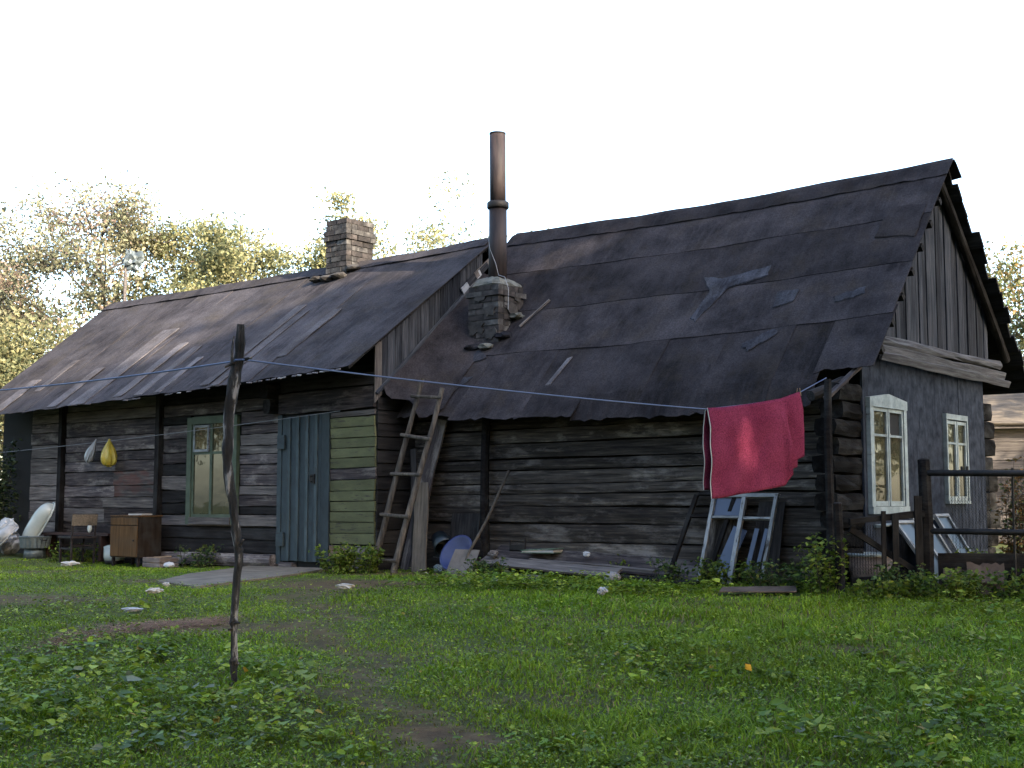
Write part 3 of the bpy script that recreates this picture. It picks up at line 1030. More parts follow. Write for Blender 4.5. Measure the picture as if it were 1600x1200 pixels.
mb = MB(); mb.tube([(.10, -.10, .1), (.22, -.12, .06), (.3, -.14, -.1), (.33, -.18, -.38)], .005, 5); mb.obj('guy_wire', 'string', pipe_e)
plank(house, 'loose_lath', (-3.95, -0.42, RF(-3.9, -.42) + .05), (-3.72, -0.10, RF(-3.7, -.1) + .06), (0, -1.1, 1), .03, .02, 'board_pale')

# ================================================================== ANNEX (left wing)
AW_Y = -1.75
annex = thing('plank_annex', 'long low annex of weathered horizontal boards with blue plank door', 'house', -9.5, 0, 0.0)
annex.location = house.location.copy()      # shares the house frame


def AZ(x, y):
    ze = 2.27 + 0.027 * (x + 13.2)
    return 4.45 + (y - 0.40) * (4.45 - ze) / 2.7 - 0.03 * math.sin(math.pi * min(max((x + 14.3) / 9.2, 0), 1))


def AB(x, y):
    return 4.45 - 0.80 * (y - 0.40)


mb = MB(); mb.box((-14.15, AW_Y + .05, -0.25), (-5.20, 2.2, 2.45)); mb.obj('dark_core', 'void', annex)  # added dark backing box, keeps the boards from being see-through
# horizontal wall boards, bay by bay
def rows(z0, z1, avg):
    z = [z0]
    while z[-1] < z1 - avg * 0.6:
        z.append(z[-1] + avg * random.uniform(0.75, 1.25))
    if z1 - z[-1] < avg * .5: z[-1] = z1
    else: z.append(z1)
    return z
def course(x0, x1, z0, z1, mat, proud=0.0):
    tilt = random.uniform(-.006, .006)
    yy = AW_Y + 0.02 - proud + random.uniform(-.012, .008)
    plank(annex, 'wall_board', (x0 + random.uniform(0, .012), yy, (z0 + z1) / 2 + tilt), (x1 - random.uniform(0, .012), yy + random.uniform(-.006, .006), (z0 + z1) / 2 - tilt),
          (0, random.uniform(-.05, .03), 1), z1 - z0 - 0.008, 0.045, mat, jit=0.006, seg=6, endjit=.008)
wm = lambda: random.choice(['board', 'board', 'board', 'board', 'board_pale', 'board_dark'])
zr = rows(0.02, 2.38, 0.19)
for i in range(len(zr) - 1):
    course(-13.16, -12.24, zr[i], zr[i + 1], random.choice(['board', 'board_pale', 'board_pale']))
zr = rows(0.02, 2.40, 0.19)
for i in range(len(zr) - 1):
    zc = (zr[i] + zr[i + 1]) / 2
    if 0.55 < zc < 1.45:
        j = -10.95 + random.uniform(-.25, .25)
        course(-12.14, j, zr[i], zr[i + 1], random.choice(['board', 'board_pale', 'board']))
        course(j, -9.66, zr[i], zr[i + 1], 'board_red' if 0.9 < zc < 1.35 else random.choice(['board', 'board_pale']))
    else:
        course(-12.14, -9.66, zr[i], zr[i + 1], wm())
for (z0, z1, mt_) in [(0.15, 0.33, 'board_dark'), (0.33, 0.50, 'board_dark'), (2.07, 2.24, 'board'), (2.24, 2.42, 'board_dark')]:
    course(-9.56, -6.97, z0, z1, mt_)
course(-9.56, -6.97, 0.505, 0.60 + .06, 'board_pale', 0.012)
zr = rows(0.67, 2.07, 0.17)
for i in range(len(zr) - 1):
    course(-9.56, -8.90, zr[i], zr[i + 1], wm())
zr = rows(0.67, 2.07, 0.125)
for i in range(len(zr) - 1):
    course(-7.80, -6.97, zr[i], zr[i + 1], random.choice(['board', 'board_pale', 'board', 'board_dark']))
log(annex, 'sill_beam', (-9.55, AW_Y - .06, 0.05), (-6.98, AW_Y - .06, 0.07), (0, 0, 1), 0.17, 0.18, 'board', seg=8)
log(annex, 'sill_beam', (-13.15, AW_Y - .02, -0.06), (-9.60, AW_Y - .02, -0.06), (0, 0, 1), 0.16, 0.16, 'board_dark', seg=8)
for x_ in (-12.19, -9.61):
    plank(annex, 'wall_post', (x_, AW_Y - .035, -0.06), (x_ + .01, AW_Y - .035, 2.40), (1, 0, 0), 0.095, 0.11, 'post')
# dark vertical boards beyond the last bay
x_ = -14.15
while x_ < -13.2:
    plank(annex, 'shed_board', (x_ + .075, AW_Y + .10, -.02), (x_ + .075, AW_Y + .10, 2.30), (1, 0, 0), 0.142, 0.03, 'board_dark')
    x_ += .15
# door surround
plank(annex, 'lintel_beam', (-6.96, AW_Y - .01, 2.125), (-5.18, AW_Y - .01, 2.145), (0, 0, 1), 0.27, 0.07, 'board', jit=.01, seg=8)
plank(annex, 'wall_board', (-6.96, AW_Y + .0, 2.36), (-5.18, AW_Y + .0, 2.38), (0, 0, 1), 0.16, 0.05, 'board_dark')
plank(annex, 'door_stop', (-5.98, AW_Y + .01, 1.94), (-5.18, AW_Y + .01, 1.955), (0, 0, 1), 0.07, 0.05, 'board_pale')
for zz, ww, mt_ in [(2.30, .19, 'post'), (2.10, .15, 'post')]:
    log(annex, 'beam_end', (-7.05, AW_Y - .24 + (.06 if zz < 2.2 else 0), zz), (-7.05, AW_Y + .02, zz), (0, 0, 1), 0.19, ww, mt_, seg=2, sq=6)
# green boards
gz_ = [0.305, 0.445, 0.585, 0.715, 0.845, 0.975, 1.115, 1.26, 1.39, 1.515, 1.64, 1.775, 1.905]
for i in range(12):
    mt_ = 'board' if i == 6 else 'green'
    yy = AW_Y - .005 + random.uniform(-.006, .004)
    plank(annex, 'green_board' if i != 6 else 'wall_board', (-5.965 + random.uniform(-.005, .008), yy, (gz_[i] + gz_[i + 1]) / 2), (-5.165 + random.uniform(-.012, .008), yy, (gz_[i] + gz_[i + 1]) / 2 + .008),
          (0, -.06, 1), gz_[i + 1] - gz_[i] - .006, .03, mt_, jit=.003, endjit=.006)
plank(annex, 'base_board', (-5.96, AW_Y - .012, .145), (-5.165, AW_Y - .012, .145), (0, 0, 1), .30, .04, 'board')
mb = MB(); mb.prism([(-5.955, AW_Y - .035, .285), (-5.84, AW_Y - .035, .295), (-5.70, AW_Y - .035, .26), (-5.62, AW_Y - .035, .21), (-5.48, AW_Y - .035, .185), (-5.72, AW_Y - .035, .165), (-5.955, AW_Y - .035, .16)], (0, .003, 0)); mb.obj('bare_plaster', 'kindling', annex)
# side wall towards the log house
for i in range(13):
    z0 = 0.0 + i * .165
    plank(annex, 'side_board', (-5.155, AW_Y + .01, z0 + .08), (-5.155, RW_Y + .05, z0 + .08), (0, 0, 1), .157, .03, 'board_dark')
# boards closing the gap between the two roofs
def UPT(y_):
    return 2.12 + .89 * (y_ + 1.81)
def upf(u, v):
    x = -5.13 + .75 * u
    y_ = .22 - (1.88 - .22 * u + .06 * math.sin(11 * u)) * v
    f = (1 - u) ** 1.6
    z = RF(x, y_) + .03 + (UPT(y_) - RF(x, y_) + .0) * f + .012 * math.sin(7 * y_ + 3 * u)
    return (x, y_, z), (.35 * f, -1.1, 1)
sheet(house, 'felt_strip', upf, 10, 16, .007, 'felt')
y = -1.80
i = 0
while y < 0.16:
    w = random.choice([.10, .12, .13, .15])
    y2 = y + w
    zb0, zb1 = UPT(y) + .03, UPT(y2) + .03
    zt0, zt1 = AZ(-5.2, y) - .045, AZ(-5.2, y2) - .045
    if zt0 > zb0 + .02:
        yc = (y + y2) / 2; zc = (zb0 + zt1) / 2; g_ = .003
        pts = [(y + g_, zb0 - .1), (y2 - g_, zb1 - .1), (y2 - g_, max(zt1, zb1)), (y + g_, max(zt0, zb0))]
        pl = [(p[1] - zc, 0, -(p[0] - yc)) for p in pts]
        mb = MB(); mb.prism(pl, (0, .02, 0))
        o = mb.obj('infill_board', 'board_pale' if i == 0 else 'gable', annex)
        o.matrix_local = Matrix(((0, 1, 0, -5.165 + random.uniform(-.004, .004)), (0, 0, -1, yc), (1, 0, 0, zc), (0, 0, 0, 1)))
    y = y2; i += 1
plank(annex, 'flashing_batten', (-5.125, -1.78, UPT(-1.78) + .03), (-5.125, 0.16, UPT(.16) + .03), (0, -1, 1), .045, .03, 'gable')
for (y0, y1, mt_) in [(-.32, .05, 'plastic_grey'), (-.05, .28, 'board_pale'), (-.2, .2, 'gable')]:
    plank(annex, 'loose_board', (-5.11, y0 + .1, UPT(y0 + .1) + .12), (-5.11, y1 + .1, UPT(y1 + .1) + .10), (0, -1, 1), .09, .015, mt_)

# door --------------------------------------------------------------------
door = bpy.data.objects.new('door', None); door.empty_display_size = .1; col.objects.link(door); door.parent = annex
door.location = (-6.42, AW_Y - .03, .075)
xs = [-.455, -.30, -.155, .0, .15, .30, .455]
for i in range(6):
    plank(door, 'door_board', ((xs[i] + xs[i + 1]) / 2, 0, .0 + random.uniform(-.01, .01)), ((xs[i] + xs[i + 1]) / 2, 0, 1.865 + .03 * i / 5), (1, 0, 0), .150, .028, 'blue', jit=.002)
for x_ in (-.30, -.13, .05, .225):
    plank(door, 'door_batten', (x_, -.026, .005), (x_, -.026, 1.87 + .03 * (x_ + .45)), (1, 0, 0), .052, .02, 'blue_pale', jit=.002)
for z_ in (.28, 1.55):
    mb = MB(); mb.box((-.07, -.012, -.09), (.07, .012, .09)); o = mb.obj('hinge', 'blue', door); o.location = (-.44, -.045, z_)
mb = MB(); mb.box((-.035, -.01, -.06), (.035, .01, .06)); mb.tube([(0, -.01, .035), (0, -.05, .03), (0, -.05, -.03), (0, -.01, -.035)], .008, 6)
o = mb.obj('handle', 'iron', door); o.location = (.19, -.05, 1.06)
plank(annex, 'door_jamb', (-6.925, AW_Y - .015, .03), (-6.925, AW_Y - .015, 1.98), (1, 0, 0), .08, .07, 'blue')
mb = MB(); mb.box((-6.87, AW_Y - .005, 0.0), (-5.97, AW_Y + .06, 1.98)); mb.obj('doorway', 'void', annex)
plank(annex, 'threshold', (-6.86, AW_Y - .05, .015), (-6.60, AW_Y - .05, .015), (0, 0, 1), .08, .10, 'board')

# annex window --------------------------------------------------------------
wn = bpy.data.objects.new('window', None); wn.empty_display_size = .1; col.objects.link(wn); wn.parent = annex
wn.location = (-8.36, AW_Y - .035, .53)
wn['label'] = 'green framed window with small opening pane'
def wbx(nm, a, b_, mt_):
    m_ = MB(); c_ = [(a[i] + b_[i]) / 2 for i in range(3)]
    m_.box([a[i] - c_[i] for i in range(3)], [b_[i] - c_[i] for i in range(3)])
    o_ = m_.obj(nm, mt_, wn); o_.location = c_; return o_
wbx('frame', (-.555, -.03, .0), (-.455, .03, 1.50), 'win_green'); wbx('frame', (.455, -.03, .0), (.555, .03, 1.50), 'win_green')
wbx('head_board', (-.455, -.034, 1.40), (.455, .03, 1.505), 'win_green'); wbx('sill', (-.455, -.05, .0), (.455, .03, .10), 'board_pale')
wbx('frame_back', (-.455, .022, .10), (.455, .03, 1.40), 'void')
wbx('sash_stile', (-.453, -.012, .10), (-.41, .018, 1.40), 'win_green'); wbx('sash_stile', (.41, -.012, .10), (.453, .018, 1.40), 'win_green')
wbx('mullion', (-.045, -.014, .10), (.005, .018, 1.40), 'win_green')
wbx('sash_rail', (-.41, -.012, .10), (-.045, .018, .14), 'win_green'); wbx('sash_rail', (.005, -.012, .10), (.41, .018, .14), 'win_green')
wbx('sash_rail', (-.41, -.012, .975), (-.045, .018, 1.01), 'win_green'); wbx('sash_rail', (.005, -.012, .975), (.41, .018, 1.01), 'win_green')
wbx('pane', (-.41, .0, .14), (-.045, .006, .975), 'glass_warm'); wbx('pane', (.005, .0, .14), (.41, .006, .975), 'glass_warm'); wbx('pane', (.005, .0, 1.01), (.41, .006, 1.40), 'glass_warm')
for a_, b_ in (((-.41, -.03, 1.01), (-.375, -.005, 1.385)), ((-.095, -.03, 1.01), (-.06, -.005, 1.385)), ((-.375, -.03, 1.01), (-.095, -.005, 1.045)), ((-.375, -.03, 1.35), (-.095, -.005, 1.385))):
    wbx('small_sash', a_, b_, 'whitewood')
wbx('pane', (-.375, -.022, 1.045), (-.095, -.016, 1.35), 'glass_warm')

# annex roof ----------------------------------------------------------------
for i in range(10):
    y0 = 0.38 - i * .265
    plank(annex, 'roof_board', (-14.25, y0 - .13, AZ(-14.25, y0 - .13) - .05), (-5.12, y0 - .13, AZ(-5.1, y0 - .13) - .05), (0, 1, .75), .325, .03, 'board_dark')
for i in range(9):
    y0 = 0.42 + i * .26
    plank(annex, 'roof_board', (-14.3, y0 + .13, AB(-14, y0 + .13) - .04), (-5.3, y0 + .13, AB(-5, y0 + .13) - .04), (0, 1, -.8), .33, .03, 'board_dark')
x_ = -14.32
i = 0
while x_ < -5.1:
    w = random.uniform(.78, 1.0)
    x2 = min(x_ + w, -5.03)
    if -5.03 - x2 < .4: x2 = -5.03
    sheet(annex, 'felt_strip', felt_fn(AZ, x_ - .04, x2, .46 if i % 2 else .44, -2.36, .006 + .006 * (i % 2), .014 + .006 * (i % 2), .008, random.uniform(0, 6), .016), 10, 16, .007, 'felt_annex')
    x_ = x2; i += 1
for (xa, xb, ya, yb) in [(-11.12, -10.70, -.70, -2.36), (-11.75, -11.5, -1.5, -2.34), (-9.5, -9.3, -1.3, -2.33), (-13.5, -13.2, -1.6, -2.33), (-6.9, -6.72, -.9, -1.9), (-10.05, -9.84, -1.15, -2.30), (-9.0, -8.86, -1.6, -2.33), (-7.98, -7.78, -.62, -2.32), (-7.70, -7.52, -.80, -2.36), (-12.9, -12.72, -1.2, -1.9)]:
    nseg = 6
    pts = [(xa + (xb - xa) * 0, ya + (yb - ya) * k_ / nseg) for k_ in range(nseg + 1)] + [(xb, yb - (yb - ya) * k_ / nseg) for k_ in range(nseg + 1)]
    V = []; nr = nseg + 1
    cx_, cy_ = (xa + xb) / 2, (ya + yb) / 2; c3 = Vector((cx_, cy_, AZ(cx_, cy_)))
    for t_ in (.036, .022):
        for k_ in range(nr):
            yy = ya + (yb - ya) * k_ / nseg
            for xx in (xa + random.uniform(-.012, .012), xb + random.uniform(-.012, .012)):
                V.append(Vector((xx, yy, AZ(xx, yy) + t_)) - c3)
    F = []
    for s in (0, 1):
        for k_ in range(nseg):
            q = s * 2 * nr + 2 * k_
            F.append((q, q + 1, q + 3, q + 2))
    for k_ in range(nseg):
        q = 2 * k_; F.append((q, q + 2, q + 2 + 2 * nr, q + 2 * nr)); F.append((q + 1, q + 1 + 2 * nr, q + 3 + 2 * nr, q + 3))
    F.append((0, 2 * nr, 2 * nr + 1, 1)); e = 2 * nr - 2; F.append((e, e + 1, e + 1 + 2 * nr, e + 2 * nr))
    o = raw('felt_patch', V, F, 'felt_pale', annex); o.location = c3
def capA(u, v):
    x = -14.33 + 9.25 * u; s = (v - .5) * 2
    y_ = .40 + s * .2
    z = (AZ(x, y_) if s < 0 else AB(x, y_)) + .036 - .02 * math.exp(-(s * 5) ** 2) + .005 * math.sin(7 * x)
    return (x, y_, z), (0, -.6 if s < 0 else .6, 1)
sheet(annex, 'ridge_felt', capA, 50, 6, .006, 'felt_annex')
# pale slate chips and torn edge along the eave
for i in range(46):
    x_ = -9.6 + i * .098 + random.uniform(-.03, .03)
    if random.random() < .35: continue
    mb = MB(); mb.box((-.042, -.012, -.005), (.042, .012, .005)); o = mb.obj('eave_chip', 'stone' if random.random() < .4 else 'felt_pale', annex)
    o.location = (x_, -2.375, AZ(x_, -2.375) + .004); o.rotation_euler = (R(36), random.uniform(-.1, .1), random.uniform(-.2, .2))
brick_stack(annex, 'chimney', -8.20, -7.74, 0.12, 0.68, 4.20, 5.10, .082, ['brick', 'brick_grey', 'brick_grey', 'brick'], bands=(7, 8))
mb = MB(); mb.box((-8.12, .2, 5.08), (-7.82, .6, 5.105)); mb.obj('flue', 'void', annex)
for (xa, ya) in ((-8.3, .05), (-8.05, .02), (-7.8, .04), (-7.66, .2)):
    bm = bmesh.new(); bmesh.ops.create_icosphere(bm, subdivisions=2, radius=.13)
    for v_ in bm.verts: v_.co *= 1 + random.uniform(-.2, .2); v_.co.z *= .4
    me = bpy.data.meshes.new('mortar_lump'); bm.to_mesh(me); bm.free()
    o = link('mortar_lump', me, 'mortar', annex); o.location = (xa, ya, AZ(xa, ya) + .05)
# ================================================================== THINGS BY THE ANNEX WALL
def bxo(name, a, b, mat, parent, rot=None):
    """box part with its origin at its own centre"""
    m_ = MB(); c_ = [(a[i] + b[i]) / 2 for i in range(3)]
    m_.box([a[i] - c_[i] for i in range(3)], [b[i] - c_[i] for i in range(3)])
    o_ = m_.obj(name, mat, parent); o_.location = c_
    if rot: o_.rotation_euler = rot
    bv = o_.modifiers.new('bevel', 'BEVEL'); bv.width = 0.004; bv.segments = 1
    return o_


def lump(name, rx, ry, rz, mat, jag=0.2, sub=3, seed=0, parent=None, flat=True):
    """crumpled closed shape (rags, bags, stones)"""
    rs = random.Random(seed)
    ks = [(Vector((rs.uniform(-1, 1), rs.uniform(-1, 1), rs.uniform(-1, 1))) * rs.uniform(2, 7), rs.uniform(0, 6)) for _ in range(7)]
    bm = bmesh.new(); bmesh.ops.create_icosphere(bm, subdivisions=sub, radius=1)
    for v_ in bm.verts:
        q = v_.co.copy()
        s_ = 1 + jag * sum(abs(math.sin(k.dot(q) + p)) - .5 for k, p in ks) / 2.6
        v_.co = Vector((q.x * rx, q.y * ry, q.z * rz)) * s_
    zmin = min(v_.co.z for v_ in bm.verts)
    for v_ in bm.verts: v_.co.z -= zmin
    me = bpy.data.meshes.new(name); bm.to_mesh(me); bm.free()
    return link(name, me, mat, parent, not flat)


def hanging_bag(name, w, d, h, mat, seed):
    """knotted carrier bag: narrow gathered neck, full lower part, hanging from its origin"""
    rs = random.Random(seed); V = []; F = []; k = 22; m_ = 13
    for i in range(m_):
        f = i / (m_ - 1)
        r_ = 0.10 + 0.90 * math.sin(min(1, f * 1.12) * math.pi * .62) ** 1.3
        if f > .85: r_ *= math.cos((f - .85) / .15 * 1.35)
        for j in range(k):
            a_ = 2 * math.pi * j / k
            fold = 1 + .16 * (1 - .5 * f) * math.sin(7 * a_ + 1.5 * f) + .07 * math.sin(11 * a_ + 6 * f) + rs.uniform(-.03, .03)
            V.append((w / 2 * r_ * fold * math.cos(a_), d / 2 * r_ * fold * math.sin(a_), -h * f))
    F = [(i * k + j, i * k + (j + 1) % k, (i + 1) * k + (j + 1) % k, (i + 1) * k + j) for i in range(m_ - 1) for j in range(k)]
    F += [tuple(range(k)), tuple((m_ - 1) * k + j for j in range(k))]
    return raw(name, V, F, mat)


# drying string along the annex wall
pA, pB = W(-14.0, -2.02, 1.64), W(-5.72, -1.84, 1.985)
mb = MB(); pts = []
for i in range(25):
    f = i / 24
    p = pA.lerp(pB, f); p.z -= 0.05 * 4 * f * (1 - f) * .6
    pts.append(p)
mb.tube(pts, .0045, 5)
o = mb.obj('drying_string', 'string'); tag(o, 'thin pale string stretched along the weathered annex wall', 'string')
def string_at(x):
    f = (x + 14.0) / (14.0 - 5.72)
    p = pA.lerp(pB, f); p.z -= .12 * f * (1 - f)
    return p
o = hanging_bag('plastic_bag', .23, .17, .42, 'plastic_yellow', 3); p = string_at(-10.64); o.location = (p.x, p.y, p.z + .03); o.rotation_euler = (0, 0, .4)
tag(o, 'yellow plastic carrier bag hanging on the annex wall string', 'bag')
o = hanging_bag('plastic_bag', .15, .12, .42, 'plastic_grey', 8); p = string_at(-10.98); o.location = (p.x, p.y, p.z + .05); o.rotation_euler = (0, R(34), TH)
tag(o, 'white plastic bag hanging askew beside the yellow bag', 'bag')

# baby bath leaning on the wall
def bath(name, Ln, wd, dp, mat):
    V = []; F = []; nu, nv = 22, 14
    for i in range(nu + 1):
        s_ = -1 + 2 * i / nu
        e = (1 - abs(s_) ** 3.2) ** (1 / 2.4)
        for j in range(nv + 1):
            a_ = math.pi * j / nv
            flare = 1.0
            V.append((s_ * Ln / 2, -wd / 2 * max(e, .02) * math.cos(a_) , dp * max(e, .02) * math.sin(a_) ** .8))
    for i in range(nu):
        for j in range(nv):
            q = i * (nv + 1) + j
            F.append((q, q + 1, q + nv + 2, q + nv + 1))
    o_ = raw(name, V, F, mat, None, True, True)
    sd = o_.modifiers.new('wall', 'SOLIDIFY'); sd.thickness = .008; sd.offset = -1
    # rolled rim
    ring = []
    for t in range(40):
        a_ = 2 * math.pi * t / 40
        c_, s2 = math.cos(a_), math.sin(a_)
        ring.append((math.copysign(abs(c_) ** .55, c_) * Ln / 2 * 1.02, math.copysign(abs(s2) ** .8, s2) * wd / 2 * 1.05, 0))
    ring.append(ring[0])
    m_ = MB(); m_.tube(ring, .014, 6, caps=False)
    m_.obj('rim', mat, o_, True, False)
    return o_
def place_axes(o_, x_dir, z_dir, loc):
    x = Vector(x_dir).normalized(); z = Vector(z_dir); z = (z - x * z.dot(x)).normalized(); y = z.cross(x)
    mt = Matrix((x, y, z)).transposed().to_4x4(); mt.translation = loc
    o_.matrix_world = mt
HX, HY = Vector((CT, ST, 0)), Vector((-ST, CT, 0))
b1 = bath('baby_bath', .86, .34, .20, 'enamel')
place_axes(b1, HX * .62 + Vector((0, 0, .78)) + HY * .12, -HY * 1.0 - HX * .45 + Vector((0, 0, .25)), W(-12.16, -2.12, .46))
tag(b1, 'white enamel baby bath stood on end against the annex wall', 'bath')
b2 = bath('baby_bath', .80, .36, .16, 'enamel_old')
place_axes(b2, HX * .86 + Vector((0, 0, .46)), -HY * .75 + Vector((0, 0, .7)) - HX * .3, W(-12.72, -2.45, .22))
tag(b2, 'stained white enamel tub lying tilted beside the ribbed washtub', 'bath')
o = lump('white_rags', .15, .10, .13, 'plastic_white', .55, 3, 5); setp(o, -13.0, -2.2, .24); tag(o, 'crumpled heap of white rags behind the tilted tub', 'rags')
o2 = lump('rag_heap_foot', .16, .12, .15, 'plastic_grey', .5, 3, 15); setp(o2, -13.02, -2.15, gzl(-13.02, -2.15)); o2.parent = o; o2.matrix_parent_inverse = o.matrix_world.inverted() if False else Matrix(); o2.location = (0, .04, -.24); o2.rotation_euler = (0, 0, 0)
# ribbed zinc washtub on a smaller upturned tub
t = thing('washtub', 'ribbed zinc washtub set on a smaller upturned tub', 'tub', -11.98, -2.32)
def ribbed(prof, k=40, amp=.012):
    m_ = MB(); V = []
    for (r_, z_) in prof:
        for j in range(k):
            a_ = 2 * math.pi * j / k
            q = r_ + (amp if j % 2 else 0)
            V.append((q * math.cos(a_), q * math.sin(a_), z_))
    F = [(i * k + j, i * k + (j + 1) % k, (i + 1) * k + (j + 1) % k, (i + 1) * k + j) for i in range(len(prof) - 1) for j in range(k)]
    return m_.add(V, F)
ribbed([(.0, .155), (.20, .155), (.225, .32), (.215, .32), (.195, .17), (0, .17)]).obj('upper_tub', 'zinc', t)
mb = MB(); mb.lathe([(.222, .31), (.238, .312), (.238, .335), (.222, .335)], 28, close=True); mb.obj('rim', 'zinc', t, True)
mb = MB(); mb.lathe([(.0, .0), (.165, .0), (.15, .15), (0, .15)], 24); mb.obj('lower_tub', 'zinc', t, True)
for s in (-1, 1):
    mb = MB(); mb.tube([(s * .23, -.05, .29), (s * .27, -.04, .27), (s * .27, .04, .27), (s * .23, .05, .29)], .007, 6); mb.obj('handle', 'iron', t)

# low bench behind the chair
t = thing('bench', 'low brown bench along the annex wall behind the chair', 'bench', -11.3, -2.03)
bz = gzl(-11.3, -2.03)
plank(t, 'seat', (-.85, 0, .385), (.95, .02, .39), (0, 1, 0), .22, .035, 'table', jit=.002)
for x_ in (-.75, .75):
    plank(t, 'leg', (x_, 0, 0), (x_, 0, .366), (1, 0, 0), .06, .18, 'table', jit=.002)
# chair facing along the wall
t = thing('chair', 'small dark wooden chair with pale plywood backrest', 'chair', -10.62, -2.44, rot=R(-8))
for (x_, y_) in ((-.19, -.17), (-.19, .17)):
    bxo('leg', (x_ - .016, y_ - .016, 0), (x_ + .016, y_ + .016, .365), 'chair', t)
for y_ in (-.17, .17):
    m_ = MB(); m_.tube([(.19, y_, 0), (.185, y_, .37), (.225, y_, .72)], [.017, .018, .014], 6); m_.obj('leg', 'chair', t)
bxo('seat', (-.23, -.20, .365), (.22, .20, .40), 'chair', t)
for y_ in (-.17, .17): bxo('stretcher', (-.17, y_ - .01, .20), (.175, y_ + .01, .23), 'chair', t)
for x_ in (-.19, .18): bxo('stretcher', (x_ - .01, -.155, .25), (x_ + .01, .155, .275), 'chair', t)
sheet(t, 'backrest', lambda u, v: ((.205 + .025 * math.sin(math.pi * u) + .02 * v, -.19 + .38 * u, .55 + .16 * v), (-1, 0, 0)), 8, 2, .012, 'plywood')
o = lump('cup', .035, .035, .07, 'enamel', .04, 2, 2); setp(o, -10.98, -2.02, bz + .404); tag(o, 'small white cup left on the low bench', 'cup')
# enamel pot
t = thing('enamel_pot', 'white enamel pot with dark base between chair and cabinet', 'pot', -10.22, -2.08)
mb = MB(); mb.lathe([(.0, .05), (.14, .05), (.155, .10), (.155, .24), (.145, .24), (.14, .08), (0, .07)], 24); mb.obj('pot_body', 'enamel', t, True)
mb = MB(); mb.lathe([(.0, .0), (.12, .0), (.142, .055), (.0, .055)], 24); mb.obj('base', 'iron', t, True)
mb = MB(); mb.lathe([(.158, .24), (.158, .252), (.10, .275), (.02, .285), (.02, .31), (0, .315)], 24); mb.obj('lid', 'enamel', t, True)
# cabinet
t = thing('cabinet', 'old varnished cabinet on short legs outside the annex', 'cabinet', -9.58, -2.16)
bxo('carcass', (-.335, -.19, .13), (.335, .19, .70), 'cabinet_dark', t)
bxo('cabinet_door', (-.325, -.208, .145), (.325, -.192, .575), 'cabinet', t)
bxo('drawer_front', (-.325, -.208, .585), (.325, -.192, .69), 'cabinet', t)
bxo('top', (-.345, -.205, .702), (.345, .20, .722), 'cabinet', t)
for x_ in (-.30, .30):
    for y_ in (-.16, .16):
        bxo('leg', (x_ - .02, y_ - .02, 0), (x_ + .02, y_ + .02, .128), 'chair', t)
bxo('knob', (.24, -.226, .36), (.265, -.21, .385), 'iron', t)
mb = MB(); mb.prism([(-.14, -.09, 0), (.13, -.11, 0), (.16, .07, 0), (-.1, .1, 0)], (0, 0, .02)); o = mb.obj('newspaper', 'paper'); setp(o, -9.52, -2.14, gzl(-9.58, -2.16) + .724, .2)
tag(o, 'folded newspaper lying on the old cabinet', 'newspaper')
# crate of kindling
t = thing('kindling_crate', 'small slatted crate filled with split kindling beside the cabinet', 'crate', -8.78, -2.30, rot=R(-6))
for s in (-1, 1):
    for z_ in (.03, .10):
        plank(t, 'slat', (-.23, s * .14, z_ + .01), (.23, s * .14, z_ + .01), (0, 0, 1), .06, .012, 'crate')
        plank(t, 'slat', (s * .225, -.13, z_ + .01), (s * .225, .13, z_ + .01), (0, 0, 1), .06, .012, 'crate')
plank(t, 'bottom', (-.22, 0, .012), (.22, 0, .012), (0, 1, 0), .26, .012, 'crate')
for i in range(16):
    a_ = random.uniform(-.35, .35); x_ = random.uniform(-.06, .06); y_ = random.uniform(-.10, .10); z_ = .05 + .012 * (i // 2)
    ln = random.uniform(.14, .2)
    plank(t, 'stick', (x_ - ln * math.cos(a_), y_ - .1 * math.sin(a_), z_ + random.uniform(-.02, .02)), (x_ + ln * math.cos(a_), y_ + .1 * math.sin(a_), z_ + random.uniform(-.02, .03)), (0, 0, 1), .025, .02, 'kindling')
o = lump('white_bag', .08, .05, .035, 'plastic_white', .4, 3, 21); setp(o, -8.42, -2.42); tag(o, 'small white crumpled bag beside the kindling crate', 'bag')
# litter on the lawn
for nm, X, Y, sx, sy, sz, lb, sd in [('litter', -5.95, 17.5, .11, .05, .028, 'flat white scrap on the grass in front of the chair', 31),
                                   ('litter', -3.19, 11.6, .07, .035, .022, 'white crumpled plastic on the grass nearest the concrete slab', 32),
                                   ('litter', -3.06, 10.5, .07, .03, .016, 'white plastic strip in the grass beside the straw', 33),
                                   ('litter', -1.55, 12.1, .075, .04, .024, 'white plastic scrap on the grass before the ladder weeds', 34),
                                   ('litter', -3.30, 12.4, .03, .02, .018, 'small white scrap at the edge of the concrete slab', 35),
                                   ('litter', .80, 11.5, .04, .03, .03, 'small pale rag in the grass below the round stone', 36)]:
    o = lump(nm, sx * .8, sy * .8, sz * .8, 'plastic_grey' if sd in (33, 36) else 'paper', .8, 3, sd); setp(o, X, Y, None, random.uniform(-.5, .5), False); o.location.z += .03
    tag(o, lb, 'litter')

